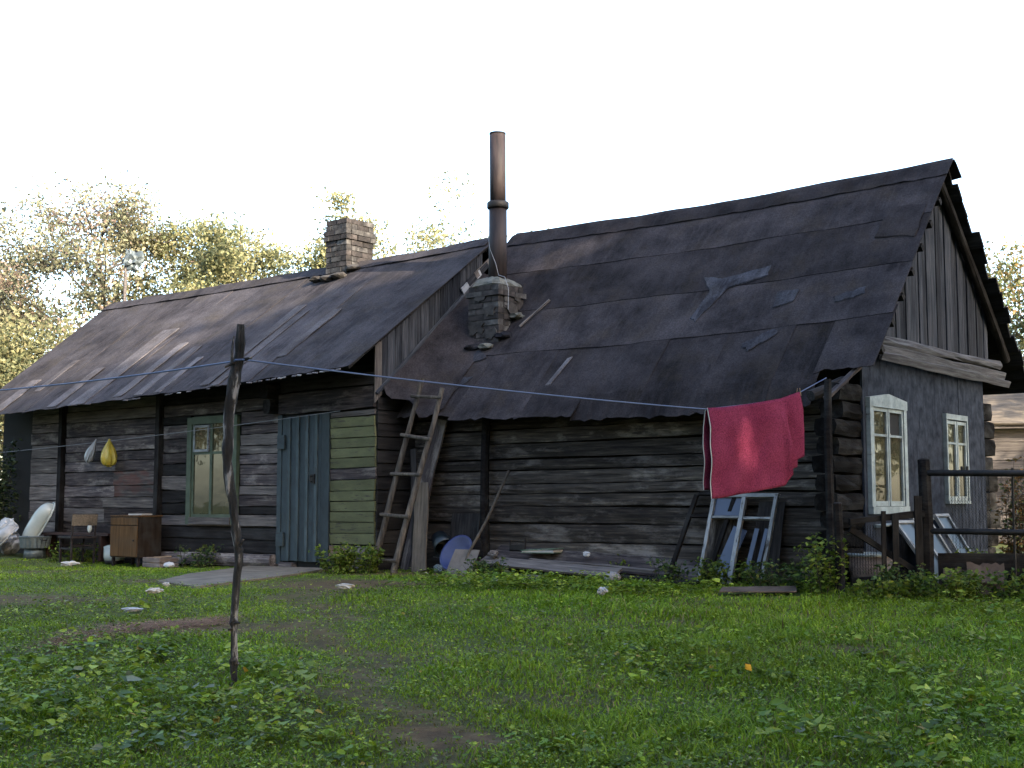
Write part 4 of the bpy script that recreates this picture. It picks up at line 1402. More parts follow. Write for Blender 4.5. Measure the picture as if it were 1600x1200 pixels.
# ================================================================== THINGS BETWEEN THE WINGS
def lerp3(a, b, f): return tuple(a[i] + (b[i] - a[i]) * f for i in range(3))
t = thing('ladder', 'rough pole ladder leaning on the low eave of the log house', 'ladder', -4.75, -2.0, 0.0)
def loc_(x, y, z): return (x + 4.75, y + 2.0, z)
La, Lb = (-5.04, -1.92, 0.0), (-4.66, -1.45, 2.36)
Ra, Rb = (-4.62, -1.98, 0.0), (-4.30, -1.47, 2.22)
for (a_, b_) in ((La, Lb), (Ra, Rb)):
    a_, b_ = loc_(*a_), loc_(*b_)
    pts = [lerp3(a_, b_, f) for f in (0, .2, .4, .6, .8, 1)]
    pts = [(p[0] + random.uniform(-.012, .012), p[1], p[2]) for p in pts]
    mb = MB(); mb.tube(pts, [.042, .038, .036, .034, .031, .028], 8, .07); mb.obj('rail', 'pole', t)
for f in (.06, .29, .50, .70, .905):
    a_, b_ = loc_(*lerp3(La, Lb, f)), loc_(*lerp3(Ra, Rb, f * 1.04 + random.uniform(-.01, .01)))
    d_ = Vector(b_) - Vector(a_); d_.normalize()
    a_ = Vector(a_) - d_ * .075 + Vector((0, -.04, 0)); b_ = Vector(b_) + d_ * .06 + Vector((0, -.04, 0))
    mb = MB(); mb.tube([a_, (a_ + b_) / 2, b_], [.023, .021, .022], 7, .08); mb.obj('rung', 'pole', t)
o = plank(None, 'leaning_plank', W(-4.50, -1.66, 0.0), W(-4.84, -1.24, 1.32), HX, .215, .025, 'plywood', jit=.012, seg=6)
tag(o, 'pale grey plank leaning upright right of the ladder', 'plank')
o = plank(None, 'leaning_plank', W(-4.92, -1.45, 0.0), W(-4.58, -1.20, 1.86), HX, .20, .03, 'board', jit=.012, seg=6)
tag(o, 'dark brown plank leaning in the corner behind the ladder', 'plank')
o = plank(None, 'leaning_plank', W(-4.72, -1.50, 0.0), W(-4.95, -1.30, 1.5), HX, .09, .03, 'board_dark', jit=.008, seg=5)
tag(o, 'narrow dark lath leaning behind the pale plank', 'plank')
# shovel
t = thing('shovel', 'square-bladed shovel with long wooden handle leaning on the log wall', 'shovel', -3.68, -1.85, 0.0)
def sv(x, y, z): return (x + 3.68, y + 1.85, z)
def blade(u, v):
    p0 = Vector((-.20, -.03, .0)); p1 = Vector((.20, -.03, .0)); q0 = Vector((-.19, .14, .29)); q1 = Vector((.19, .14, .29))
    a_ = p0.lerp(p1, u); b_ = q0.lerp(q1, u); p = a_.lerp(b_, v); p.y += .022 * math.sin(math.pi * u)
    return p, (0, -.8, .5)
sheet(t, 'blade', blade, 8, 4, .004, 'blade')
mb = MB(); mb.tube([(0, .065, .065), (.02, .13, .24), (.10, .36, .62), (.185, .67, 1.21)], [.012, .017, .017, .016], 8); mb.obj('handle', 'pole', t)
# pail, basin, dark sheet
t = thing('pail', 'dark blue-green pail tipped on its side by the log wall', 'pail', -4.40, -1.40, .20, rot=R(30))
pe = MB(); pe.lathe([(0, 0), (.10, 0), (.135, .27), (.128, .27), (.095, .012), (0, .012)], 20)
o = pe.obj('pail_body', 'pail', t, True); o.rotation_euler = (R(118), 0, R(30)); o.location = (-.03, .10, .20)
mb = MB(); mb.tube([(.135 * math.cos(a_), .135 * math.sin(a_) * .3 - .1 , .27 + .1 * abs(math.sin(a_))) for a_ in [math.pi * q / 8 for q in range(9)]], .005, 5); o = mb.obj('bail_handle', 'iron', t); o.rotation_euler = (R(118), 0, R(30)); o.location = (-.03, .10, .20)
o = plank(None, 'scrap_board', W(-4.62, -1.42, .10), W(-3.72, -1.40, .30), (0, 0, 1), .22, .02, 'board_dark'); tag(o, 'dark scrap board propped low behind the blue basin', 'board')
mb = MB(); mb.lathe([(0, 0), (.15, 0), (.215, .085), (.235, .09), (.235, .098), (.208, .094), (.145, .01), (0, .01)], 28)
o = mb.obj('enamel_basin', 'basin', None, True); place_axes(o, HX, -HY * .85 + Vector((0, 0, .5)) + HX * .1, W(-3.93, -1.55, .20)); tag(o, 'bright blue enamel basin standing on edge behind the shovel', 'basin')
o = plank(None, 'plywood_offcut', W(-4.22, -1.22, 0.02), W(-4.22, -1.12, .70), HX, .46, .02, 'board_dark', jit=.006); tag(o, 'dark wooden panel leaning on the log wall above the basin', 'panel')
for (x_, y_, s_, mt_, lb, sd) in [(-3.38, -1.60, .06, 'board_pale', 'small striped rag tucked beside the shovel handle', 41), (-4.12, -1.72, .07, 'zinc', 'small grey crumpled tin beside the pale plank', 42),
                                  (-2.21, -1.38, .04, 'plastic_white', 'small white crumpled scrap on the pile of planks', 43), (-3.08, -1.85, .045, 'paper', 'torn pale paper on the ground below the planks', 44)]:
    o = lump('scrap', s_ * .9, s_ * .6, s_ * .6, mt_, .5, 3, sd); setp(o, x_, y_, .235 if sd == 43 else (.19 if sd == 41 else None)); tag(o, lb, 'scrap')
# pile of boards along the wall
for (p0, p1, w_, up_, mt_, lb) in [
    (W(-3.62, -1.32, .23), W(-0.75, -1.36, .12), .34, -HY * .80 + Vector((0, 0, -.5)), 'board', 'widest grey plank lying along the foot of the log wall'),
    (W(-3.55, -1.60, .17), W(-1.55, -1.74, .09), .17, -HY * .85 + Vector((0, 0, -.45)), 'board_pale', 'brownish plank lying in front of the widest plank'),
    (W(-3.35, -1.78, .03), W(-2.45, -1.90, .02), .12, -HY + Vector((0, 0, -.1)), 'board', 'short broken board lying at the edge of the plank pile'),
    (W(-2.9, -1.52, .19), W(-1.2, -1.56, .12), .05, -HY + Vector((0, 0, -.2)), 'board_pale', 'thin pale lath lying on the plank pile'),
    (W(-1.6, -1.62, .05), W(-.55, -1.75, .03), .13, -HY + Vector((0, 0, -.1)), 'board_dark', 'dark short plank lying beside the leaning window frame')]:
    o = plank(None, 'lying_plank', p0, p1, up_, w_, .028, mt_, jit=.008, seg=8); tag(o, lb, 'plank', 'planks lying along the log wall')
t = thing('book', 'thick worn book with green cover lying on the planks', 'book', -2.85, -1.36, .262, rot=R(12))
o = bxo('cover', (-.21, -.14, .035), (.21, .14, .045), 'book_green', t); o.rotation_euler = (0, R(-3), 0)
bxo('pages', (-.20, -.13, .008), (.20, .13, .034), 'paper', t); bxo('back_cover', (-.21, -.14, 0), (.21, .14, .007), 'book_green', t)
t = thing('iron_bracket', 'small rusty iron bracket standing by the green book', 'bracket', -3.28, -1.28, .27)
bxo('upright', (-.12, -.01, 0), (-.105, .01, .13), 'iron', t); bxo('upright', (.105, -.01, 0), (.12, .01, .15), 'iron', t); bxo('plate', (-.104, -.012, .01), (.104, .012, .075), 'iron', t)
o = lump('stone', .085, .07, .065, 'stone', .12, 3, 51, flat=False); setp(o, -1.46, -1.95, -.01); tag(o, 'rounded pale stone in the weeds below the planks', 'stone')

# ================================================================== OLD WINDOW FRAMES LEANING ON THE LOG WALL
t = thing('window_frame', 'white flaking window frame leaning on the log wall under the towel', 'window frame', -.36, -1.50, 0.0)
def fr(x, f): return Vector((x + .02 * f, .32 * f, .915 * f))
for x_, w_ in ((-.35, .036), (.01, .046), (.37, .036)):
    plank(t, 'stile', fr(x_ * .99, 0), fr(x_, .965), (1, 0, 0), w_, .045, 'whitewood', jit=.002, seg=6)
plank(t, 'rail', fr(-.375, .985), fr(.395, .985), (0, .33, .94), .045, .045, 'whitewood', jit=.002)
plank(t, 'rail', fr(-.325, .745), fr(-.02, .745), (0, .33, .94), .032, .035, 'whitewood', jit=.002); plank(t, 'rail', fr(.04, .735), fr(.345, .735), (0, .33, .94), .032, .035, 'whitewood', jit=.002)
def pn(u, v): p = fr(-.325 + .305 * u, .765 + .195 * v) + Vector((0, .004, 0)); return p, (0, -.94, .33)
sheet(t, 'pane', pn, 1, 1, .004, 'glass_blue', False)
t = thing('window_frame', 'dark bare window frame leaning behind the white flaking one', 'window frame', -.9, -1.42, .03)
def fr2(x, f): return Vector((x + .22 * f, .26 * f, .91 * f))
plank(t, 'stile', fr2(-.23, 0), fr2(-.23, .97), (1, 0, 0), .045, .04, 'post', jit=.002); plank(t, 'stile', fr2(.24, 0), fr2(.24, .97), (1, 0, 0), .045, .04, 'post', jit=.002)
for f in (.02, .73, .985): plank(t, 'rail', fr2(-.205, f), fr2(.215, f), (0, .28, .94), .04, .036, 'post', jit=.002)
o = plank(None, 'leaning_board', W(-.62, -1.30, .0), W(-.55, -1.13, .82), HX, .42, .02, 'log', jit=.008); tag(o, 'grey brown board leaning behind the white window frame', 'board')
o = plank(None, 'leaning_board', W(-.08, -1.30, .0), W(-.05, -1.13, .84), HX, .30, .02, 'board_dark', jit=.008); tag(o, 'dark board leaning behind the right half of the white frame', 'board')
for (xa, xb, w_, lb) in [(-.55, -.36, .17, 'broad sheet of glass leaning inside the white window frame'), (-.24, -.17, .05, 'narrow glass strip leaning beside the broad glass sheet'), (-.13, -.06, .04, 'narrow glass strip leaning farthest from the broad sheet')]:
    o = plank(None, 'glass_sheet', W(xa, -1.42, .0), W(xb, -1.24, .57), HX, w_, .005, 'glass_blue', jit=0, seg=1); tag(o, lb, 'glass')
mb = MB(); mb.prism([(-.42, -.12, 0), (.30, -.16, 0), (.42, .18, 0), (-.30, .15, 0)], (0, 0, .009)); o = mb.obj('hardboard_sheet', 'rust'); setp(o, 2.27, 11.95, float(gz(2.27, 11.95)) + .045, R(8), False); o.rotation_euler.x = R(5)
tag(o, 'flat brown hardboard sheet lying on the grass by the window frames', 'board')

# ================================================================== YARD POLE, LINE, TOWEL
PX, PY = -1.615, 7.60
t = thing('clothes_pole', 'gnarled grey branch pole holding up the blue clothes line', 'pole', PX, PY, house=False)
pz = t.location.z
prof = [(-1.640, -.32, .021), (-1.646, -.15, .022), (-1.648, -.10, .028), (-1.646, -.05, .022), (-1.650, .10, .022), (-1.652, .135, .030), (-1.650, .17, .023), (-1.640, .40, .024), (-1.632, .55, .027), (-1.640, .60, .030),
        (-1.655, .72, .027), (-1.668, .83, .029), (-1.695, 1.0, .031), (-1.708, 1.16, .033), (-1.706, 1.30, .034), (-1.694, 1.45, .037), (-1.675, 1.58, .039), (-1.655, 1.68, .036), (-1.646, 1.80, .033), (-1.642, 1.91, .026)]
pp = []
for q in range(len(prof) - 1):
    for f in (0, .5):
        a_, b_ = prof[q], prof[q + 1]
        pp.append(tuple(a_[w_] + (b_[w_] - a_[w_]) * f + (random.uniform(-.006, .006) if w_ == 0 and f else 0) for w_ in range(3)))
pp.append(prof[-1])
mb = MB(); mb.tube([(x + 1.645, .012 * math.sin(5 * z), (z - .835) * 7.6 / 7.75 + .835 - pz) for x, z, r_ in pp], [r_ * random.uniform(.8, 1.0) for _, _, r_ in pp], 10, .17); mb.obj('trunk', 'bark', t)
mb = MB(); mb.tube([(-.045, -.01, 1.66 - pz), (-.047, -.01, 1.74 - pz), (-.037, -.01, 1.82 - pz)], [.011, .009, .004], 6, .1); mb.obj('splinter', 'bark', t)
for (x0, z0, x1, z1) in [(.02, 1.675, .075, 1.69), (-.02, 1.665, -.085, 1.63), (0, .135, .036, .138), (-.01, .1, -.035, .098), (.0, -.1, .034, -.095), (.02, .58, .045, .62)]:
    mb = MB(); mb.tube([(x0, -.01, z0 - pz), (x1, -.02, z1 - pz)], [.011, .006], 6, .1); mb.obj('twig_stub', 'bark', t)
def sagline(a, b, s_, n_=14):
    return [a.lerp(b, i / n_) + Vector((0, 0, -s_ * 4 * (i / n_) * (1 - i / n_))) for i in range(n_ + 1)]
K0 = Vector((PX + .035, PY, 1.676)); T0 = Vector((1.67, 11.03, 1.632)); T1 = Vector((2.46, 11.81, 1.775)); T2 = Vector((2.69, 12.04, 1.858)); K1 = W(.80, -1.60, 2.02)
KL = Vector((-5.3, 11.6, 1.80))
mb = MB(); mb.tube(sagline(KL, Vector((PX - .035, PY, 1.668)), .03), .0055, 6)
mb.tube([(PX - .036, PY, 1.668), (PX - .02, PY - .036, 1.672), (PX + .02, PY - .036, 1.675), (PX + .036, PY, 1.676)], .006, 6)
mb.tube(sagline(K0, T0, .02), .0055, 6); mb.tube([T0, T0.lerp(T1, .5) + Vector((0, 0, -.006)), T1, T2, K1], .0055, 6)
o = mb.obj('clothes_line', 'rope_blue'); tag(o, 'thin blue clothes line running over the branch pole to the house corner', 'clothes line')
t = thing('line_post', 'plain wooden post carrying the far end of the blue line', 'post', -5.32, 11.6, house=False)
mb = MB(); mb.tube([(0, 0, -.1), (.01, 0, 1.0), (0, 0, 1.80 - t.location.z + .1)], [.04, .038, .034], 9, .06); mb.obj('shaft', 'pole', t)
mb = MB(); mb.tube([(-.04, 0, 1.8 - t.location.z), (.04, 0, 1.8 - t.location.z)], .012, 6); mb.obj('peg', 'iron', t)

# towel folded over the line
ld = (T2 - T0); ld.z = 0; ld.normalize(); ln_ = Vector((ld.y, -ld.x, 0))     # ln_ points to the yard
nu, nv = 48, 30
Wd = (Vector((T2.x, T2.y, 0)) - Vector((T0.x, T0.y, 0))).length
V = []; F = []
for i in range(nu + 1):
    u = i / nu
    s_ = u * Wd
    # line height
    f1 = (Vector((T1.x, T1.y, 0)) - Vector((T0.x, T0.y, 0))).length / Wd
    zt = T0.z + (T1.z - T0.z) * (u / f1) ** 1.25 if u < f1 else T1.z + (T2.z - T1.z) * (u - f1) / (1 - f1)
    front = (.775 + .02 * u) if u < .76 else (.775 + (.64 - .775) * (u - .76) / .06 if u < .82 else .62 - .02 * (u - .82) / .18)
    if u > .76: front = max(front, .60)
    back = .70
    for j in range(2 * nv + 1):
        if j <= nv:
            d_ = (1 - j / nv) * front; side = 1
        else:
            d_ = (j - nv) / nv * back; side = -1
        dep = d_
        wave = .016 * math.sin(9 * u + 2.2 * d_) + .008 * math.sin(21 * u - 1.5 * d_) * min(1, d_ * 3) + .006 * math.sin(14 * u + 9 * d_) * math.sin(11 * d_ - 5 * u) + .004 * math.sin(31 * u + 17 * d_)
        fold = .07 * math.exp(-((u - .775 - .03 * d_) / .022) ** 2) * min(1, d_ * 4) - .05 * math.exp(-((u - .83) / .03) ** 2) * min(1, d_ * 4)
        off = side * (.010 + .028 * min(1, d_ * 6)) + (wave + fold) * min(1, d_ * 2.5)
        sx = s_ - .02 * d_ + (.055 * d_ * (1 if u < .1 else 0) * 0)
        p = Vector((T0.x, T0.y, 0)) + ld * (sx + .05 * d_ * u) + ln_ * off
        V.append((p.x, p.y, zt + .008 - dep))
cc = Vector((T0.x, T0.y, 1.0))
V = [Vector(v_) - cc for v_ in V]
row = 2 * nv + 1
for i in range(nu):
    for j in range(2 * nv):
        q = i * row + j
        F.append((q, q + row, q + row + 1, q + 1))
t = thing('towel', 'crimson red terry towel folded over the blue clothes line', 'towel', T0.x, T0.y, 1.0, house=False)
o = raw('cloth', V, F, 'towel', t, True); sd = o.modifiers.new('thick', 'SOLIDIFY'); sd.thickness = .006; sd.offset = 0
mb = MB(); mb.tube([V[j] for j in range(0, row)], .004, 5); mb.obj('hem', 'paper', t)
t = thing('clothespin', 'small wooden clothespin gripping the towel corner on the line', 'clothespin', T2.x, T2.y, T2.z - .03, house=False, rot=math.atan2(ld.y, ld.x))
for s in (-1, 1): bxo('jaw', (-.006, s * .018 - .004, 0), (.006, s * .018 + .004, .075), 'kindling', t, (R(9 * s), 0, 0))
mb = MB(); mb.tube([(0, -.02, .04), (0, .02, .04)], .004, 6); mb.obj('spring', 'iron', t)

# ================================================================== GATE AND FENCE
GP0, GP1 = Vector((3.02, 11.85)), Vector((3.80, 12.05))
def fpost(X, Y, h, r_, label, mat='post', kind='fence_post'):
    t_ = thing(kind, label, 'post', X, Y, house=False)
    m_ = MB(); m_.tube([(0, 0, -.15), (.008, 0, h * .5), (-.004, .01, h)], [r_, r_ * .97, r_ * .93], 8, .06); m_.obj('shaft', mat, t_)
    m_ = MB(); m_.tube([(0, .01, h), (0, .01, h + .012)], [r_ * .9, r_ * .5], 8); m_.obj('weathered_end', 'board_dark', t_)
    return t_
fpost(2.985, 11.84, .83, .045, 'short dark post at the house end of the gate')
fpost(3.87, 12.10, 1.23, .062, 'thick tall gate post with iron cap between gate and rail fence')
gt = thing('gate', 'low crooked wooden gate with wire mesh below the gable window', 'gate', GP0.x, GP0.y, house=False, rot=math.atan2(GP1.y - GP0.y, GP1.x - GP0.x))
gl = (GP1 - GP0).length; g0 = .06
plank(gt, 'top_rail', (g0, -.03, .665), (gl + .02, -.03, .735), (0, 0, 1), .062, .035, 'post'); plank(gt, 'bottom_rail', (g0, -.03, .115), (gl - .02, -.03, .135), (0, 0, 1), .085, .035, 'post')
plank(gt, 'brace', (g0 + .02, .002, .60), (gl - .05, .002, .20), (0, 0, 1), .06, .022, 'post')
for x_, z1, w_, mt_ in ((.38, .76, .045, 'post'), (.50, .735, .065, 'board_dark'), (gl - .06, .90, .075, 'post')):
    plank(gt, 'picket', (x_, -.06, .06), (x_ + .005, -.06, z1), (1, 0, 0), w_, .022, mt_)
def chain(x0, x1, z0, z1, cell, mat, parent, y_=0.0):
    m_ = MB(); n_ = int((x1 - x0) / cell); k_ = int((z1 - z0) / (cell))
    for i in range(n_):
        xx = x0 + i * cell
        pts = [(xx + (cell * .55 if (q % 2) else -cell * .05) + random.uniform(-.003, .003), y_ + (.004 if q % 2 else -.004), z0 + q * (z1 - z0) / k_) for q in range(k_ + 1)]
        m_.tube(pts, .0022, 3, caps=False)
        pts = [(xx + (-cell * .05 if (q % 2) else cell * .55) + random.uniform(-.003, .003), y_ + (-.004 if q % 2 else .004), z0 + q * (z1 - z0) / k_) for q in range(k_ + 1)]
        m_.tube(pts, .0022, 3, caps=False)
    return m_.obj('wire_mesh', mat, parent, fix=False)
chain(.10, .40, .18, .63, .028, 'iron', gt, .03)
# rail fence to the right
F0, F1 = Vector((3.93, 12.06)), Vector((5.9, 11.55))
ft = thing('rail_fence', 'iron pipe rail fence with hanging chain mesh beside the gable', 'fence', F0.x, F0.y, house=False, rot=math.atan2(F1.y - F0.y, F1.x - F0.x))
fl = (F1 - F0).length
for z_, r_ in ((1.105, .030), (.565, .028)):
    mb = MB(); mb.tube([(-.05, 0, z_), (fl * .5, 0, z_ - .012), (fl, 0, z_)], r_, 10); mb.obj('rail', 'iron', ft, True)
for x_, h in ((.70, 1.15), (1.55, 1.2)):
    mb = MB(); mb.tube([(x_, .035, .0), (x_ + .005, .035, h)], .011, 6); mb.obj('rod', 'iron', ft)
for x_ in (.26, .31): 
    mb = MB(); mb.tube([(x_, -.0, 1.13), (x_, .0, 1.165)], .012, 6); mb.obj('bolt', 'iron', ft)
chain(.16, .52, .40, 1.08, .030, 'iron', ft, .06)
chain(.60, 1.6, .50, 1.08, .045, 'iron', ft, .06)
fpost(5.92, 11.55, 1.25, .055, 'dark post at the far end of the rail fence')
# rusty sheets closing the foot of the fence
def rag_sheet(name, x0, x1, z0, z1, mat, label, X, Y, rot, lean, ragged=.05, seed=1):
    rs = random.Random(seed); n_ = 9
    top = [(x0 + (x1 - x0) * i / n_, z1 + rs.uniform(-ragged, ragged)) for i in range(n_ + 1)]
    poly = [(x1, 0, z0), (x0, 0, z0)] + [(x, 0.0, z) for x, z in top]
    m_ = MB(); m_.prism(poly, (0, .006, 0)); o_ = m_.obj(name, mat); setp(o_, X, Y, None, rot, False); o_.rotation_euler = (lean, 0, rot)
    return tag(o_, label, 'metal sheet')
rag_sheet('metal_sheet', 0, 1.9, -.05, .36, 'post', 'long dark sheet closing the foot of the rail fence', 3.98, 12.13, R(-14), R(-3), .006, 3)
rag_sheet('metal_sheet', .0, .52, -.05, .26, 'rust', 'torn rusty sheet leaning against the foot of the rail fence', 3.93, 11.83, R(-14), R(-10), .045, 4)
rag_sheet('metal_sheet', 0, .32, -.08, .09, 'rust', 'brown corroded sheet lying across the torn rusty sheet', 4.12, 11.76, R(-14), R(-16), .03, 6).location.z += .20
# basket, leaning sashes under the gable
t = thing('basket', 'round white rimmed basket standing behind the gate', 'basket', 3.44, 12.50, house=False)
mb = MB(); mb.lathe([(0, 0), (.17, 0), (.225, .33), (.217, .33), (.165, .012), (0, .012)], 24); mb.obj('basket_body', 'crate', t, True)
mb = MB(); mb.lathe([(.205, .32), (.240, .32), (.240, .35), (.205, .35)], 24, close=True); mb.obj('rim', 'white', t, True)
plank(t, 'handle_strap', (.185, -.03, .02), (.238, -.03, .32), (0, 1, 0), .06, .01, 'white')
def small_sash(lx, ly, w_, h_, lean, label):
    t_ = thing('old_sash', label, 'window frame', lx, ly, .02, rot=R(90))
    def q(a_, f): return Vector((a_, lean * f, h_ * f))
    for a_ in (-w_ / 2, w_ / 2): plank(t_, 'stile', q(a_, 0), q(a_, .96), (1, 0, 0), .045, .035, 'whitewood', jit=.001)
    for f in (.02, .985): plank(t_, 'rail', q(-w_ / 2 - .022, f), q(w_ / 2 + .022, f), (0, lean, h_), .04, .035, 'whitewood', jit=.001)
    sheet(t_, 'pane', lambda u, v: (q(-w_ / 2 + .02 + (w_ - .04) * u, .04 + .92 * v), (0, -1, 0)), 1, 1, .004, 'glass_dark', False)
small_sash(1.42, -.28, .42, .62, .45, 'old white sash with dark glass leaning on the gable wall')
small_sash(1.36, .20, .40, .66, .42, 'second old sash leaning beside the first behind the gate post')
small_sash(1.34, .80, .34, .68, .40, 'third old sash leaning below the smaller gable window')
log(house, 'ledge', (GB_X + .05, -.75, .60), (GB_X + .05, .75, .665), (0, 0, 1), .03, .08, 'white', seg=3)

# mast with a rag bundle behind the roof
t = thing('rag_mast', 'pale pole topped by a grey cloth bundle behind the annex roof', 'mast', -7.42, 24.3, house=False)
mb = MB(); mb.tube([(0, 0, 0), (0.02, 0, 2.7), (.04, 0, 5.45)], [.035, .032, .03], 8); mb.obj('shaft', 'board_pale', t)
mb = MB(); mb.tube([(-.28, 0, 5.28), (.05, 0, 5.42), (.30, 0, 5.6)], [.02, .02, .018], 6); mb.obj('cross_bar', 'board_pale', t)
o = lump('cloth_bundle', .13, .08, .17, 'plastic_grey', .75, 3, 61, t); o.location = (.05, 0, 5.26); o.rotation_euler = (0, .7, 0); o.data.materials[0] = M['zinc']
o = lump('cloth_bundle', .07, .05, .10, 'plastic_grey', .75, 3, 62, t); o.location = (.20, 0, 5.42); o.rotation_euler = (0, -.5, 0); o.data.materials[0] = M['zinc']

# ================================================================== BARN IN THE BACKGROUND (right)
t = thing('barn', 'pale plank barn standing beyond the rail fence', 'barn', 12.2, 25.5, house=False, rot=R(-14))
mb = MB(); mb.box((-3.6, .05, 0), (3.6, 3.5, 2.35)); mb.obj('dark_core', 'void', t)  # added dark filler behind the barn boards
for i in range(13):
    z_ = .02 + i * .185
    x_ = -3.6
    while x_ < 3.6:
        x2 = min(x_ + random.uniform(1.6, 2.6), 3.6)
        plank(t, 'wall_board', (x_, 0, z_ + .09), (x2 - .01, 0, z_ + .09 + random.uniform(-.008, .008)), (0, -.08, 1), .178, .03, 'board_pale'); x_ = x2
plank(t, 'eave_board', (-3.7, -.25, 2.36), (3.7, -.25, 2.36), (0, 0, 1), .10, .03, 'board_pale')
def brf(u, v): return (-3.8 + 7.6 * u, -.35 + 2.2 * v, 2.42 + 1.2 * v + .01 * math.sin(20 * u)), (0, -.5, 1)
sheet(t, 'roof', brf, 20, 4, .03, 'plywood')
def brb(u, v): return (-3.8 + 7.6 * u, 1.85 + 2.2 * v, 3.62 - 1.2 * v), (0, .5, 1)
sheet(t, 'roof', brb, 2, 2, .03, 'plywood')

# ================================================================== VEGETATION
def leaf_quads(C, size, rs, flat=0.0, aspect=.55, droop=0.0):
    """C (n,3) -> rhombic folded leaves; returns V (n*4,3), F (n*2,3)"""
    n_ = len(C)
    d = rs.normal(size=(n_, 3)); d[:, 2] = d[:, 2] * (1 - flat) - droop
    d /= np.linalg.norm(d, axis=1, keepdims=True)
    q = rs.normal(size=(n_, 3)); q[:, 2] *= (1 - flat)
    w = np.cross(d, q); w /= np.linalg.norm(w, axis=1, keepdims=True) + 1e-9
    if flat > 0.5:
        up = np.array([0, 0, 1.0]); w2 = np.cross(np.broadcast_to(up, d.shape), d); w2 /= np.linalg.norm(w2, axis=1, keepdims=True) + 1e-9
        w = flat * w2 + (1 - flat) * w; w /= np.linalg.norm(w, axis=1, keepdims=True) + 1e-9
    nn = np.cross(d, w)
    s = np.asarray(size).reshape(-1, 1) * np.ones((n_, 1))
    b_ = C - d * s * .5
    t_ = C + d * s * .5
    m_ = C - d * s * .06 + nn * s * .10
    l_ = m_ + w * s * aspect * .5
    r_ = m_ - w * s * aspect * .5
    V = np.stack([b_, l_, t_, r_], 1).reshape(-1, 3)
    i0 = np.arange(n_) * 4
    F = np.concatenate([np.stack([i0, i0 + 1, i0 + 2], 1), np.stack([i0, i0 + 2, i0 + 3], 1)])
    return V, F


def tree_meshes(H, Rr, z0, nleaf, lsize, palette, seed, tr=.14, limbs=14, clump=.55):
    rs = np.random.default_rng(seed); ro = random.Random(seed)
    mb_ = MB()
    path = [Vector((0, 0, -.2))]; 
    for i in range(1, 7): path.append(Vector((ro.uniform(-.06, .06) * i * .5, ro.uniform(-.06, .06) * i * .5, H * .88 * i / 6)))
    mb_.tube(path, [tr * (1 - .15 * i) for i in range(7)], 8, .06)
    cl = []
    for k in range(limbs):
        f = .18 + .78 * k / limbs + ro.uniform(-.03, .03)
        zc = H * .88 * f
        base = path[min(5, int(f * 6))].lerp(path[min(6, int(f * 6) + 1)], f * 6 - int(f * 6)) if f < 1 else path[6]
        zrel = max(0, (zc - z0) / (H - z0))
        reach = Rr * (0.45 + .75 * math.sin(math.pi * min(1, .22 + zrel * .82))) * ro.uniform(.6, 1.12)
        a_ = k * 2.4 + ro.uniform(-.5, .5)
        end = base + Vector((math.cos(a_) * reach, math.sin(a_) * reach, reach * ro.uniform(.25, .75)))
        end.z = min(end.z, H * ro.uniform(.93, 1.03))
        mid = base.lerp(end, .5) + Vector((0, 0, reach * .08))
        mb_.tube([base, mid, end], [tr * .34 * (1 - f * .5), tr * .2 * (1 - f * .5), tr * .05], 5, .05)
        if end.z > z0 * .8:
            for q in range(5):
                g_ = .35 + .65 * q / 4
                cl.append((base.lerp(end, g_) + Vector((ro.gauss(0, .18), ro.gauss(0, .18), ro.gauss(0, .15))), g_))
        for s in range(4):
            g_ = ro.uniform(.3, .9)
            b0 = base.lerp(end, g_)
            e2 = b0 + Vector((ro.gauss(0, 1), ro.gauss(0, 1), ro.uniform(-.2, .9))).normalized() * reach * ro.uniform(.3, .55)
            mb_.tube([b0, e2], [tr * .10, tr * .02], 4)
            if e2.z > z0 * .8: cl.append((e2, 1)); cl.append((b0.lerp(e2, .55), .8))
    C0 = np.array([c[0] for c in cl])
    wts = rs.gamma(1.3, 1, len(C0)); wts /= wts.sum()
    idx = rs.choice(len(C0), nleaf, p=wts)
    sc = clump * rs.uniform(.5, 1.15, len(C0))
    P = C0[idx] + np.clip(rs.normal(size=(nleaf, 3)), -1.7, 1.7) * (sc[idx][:, None]) * np.array([.62, .62, .46])
    P = P[P[:, 2] > max(.2, z0 * .55)]
    n_ = len(P)
    pal = np.array(palette)
    cpick = rs.integers(0, len(pal), len(C0))
    ci = np.where(rs.random(nleaf) < .6, cpick[idx], rs.integers(0, len(pal), nleaf))[:n_]
    colr = pal[ci] * rs.uniform(.65, 1.3, (n_, 1))
    V_, F_ = leaf_quads(P, lsize * rs.uniform(.6, 1.3, n_), rs, droop=.2)
    return mb_, V_, F_, np.repeat(colr, 4, 0)


def tree(name, label, X, Y, H, Rr, z0, nleaf, lsize, palette, seed, group, mat='leaf', **kw):
    t_ = thing(name, label, 'tree', X, Y, house=False, group=group)
    m_, V_, F_, c_ = tree_meshes(H, Rr, z0, nleaf, lsize, palette, seed, **kw)
    m_.obj('trunk', 'trunk', t_)
    np_obj('crown', V_, F_, mat, t_, c_)
    return t_


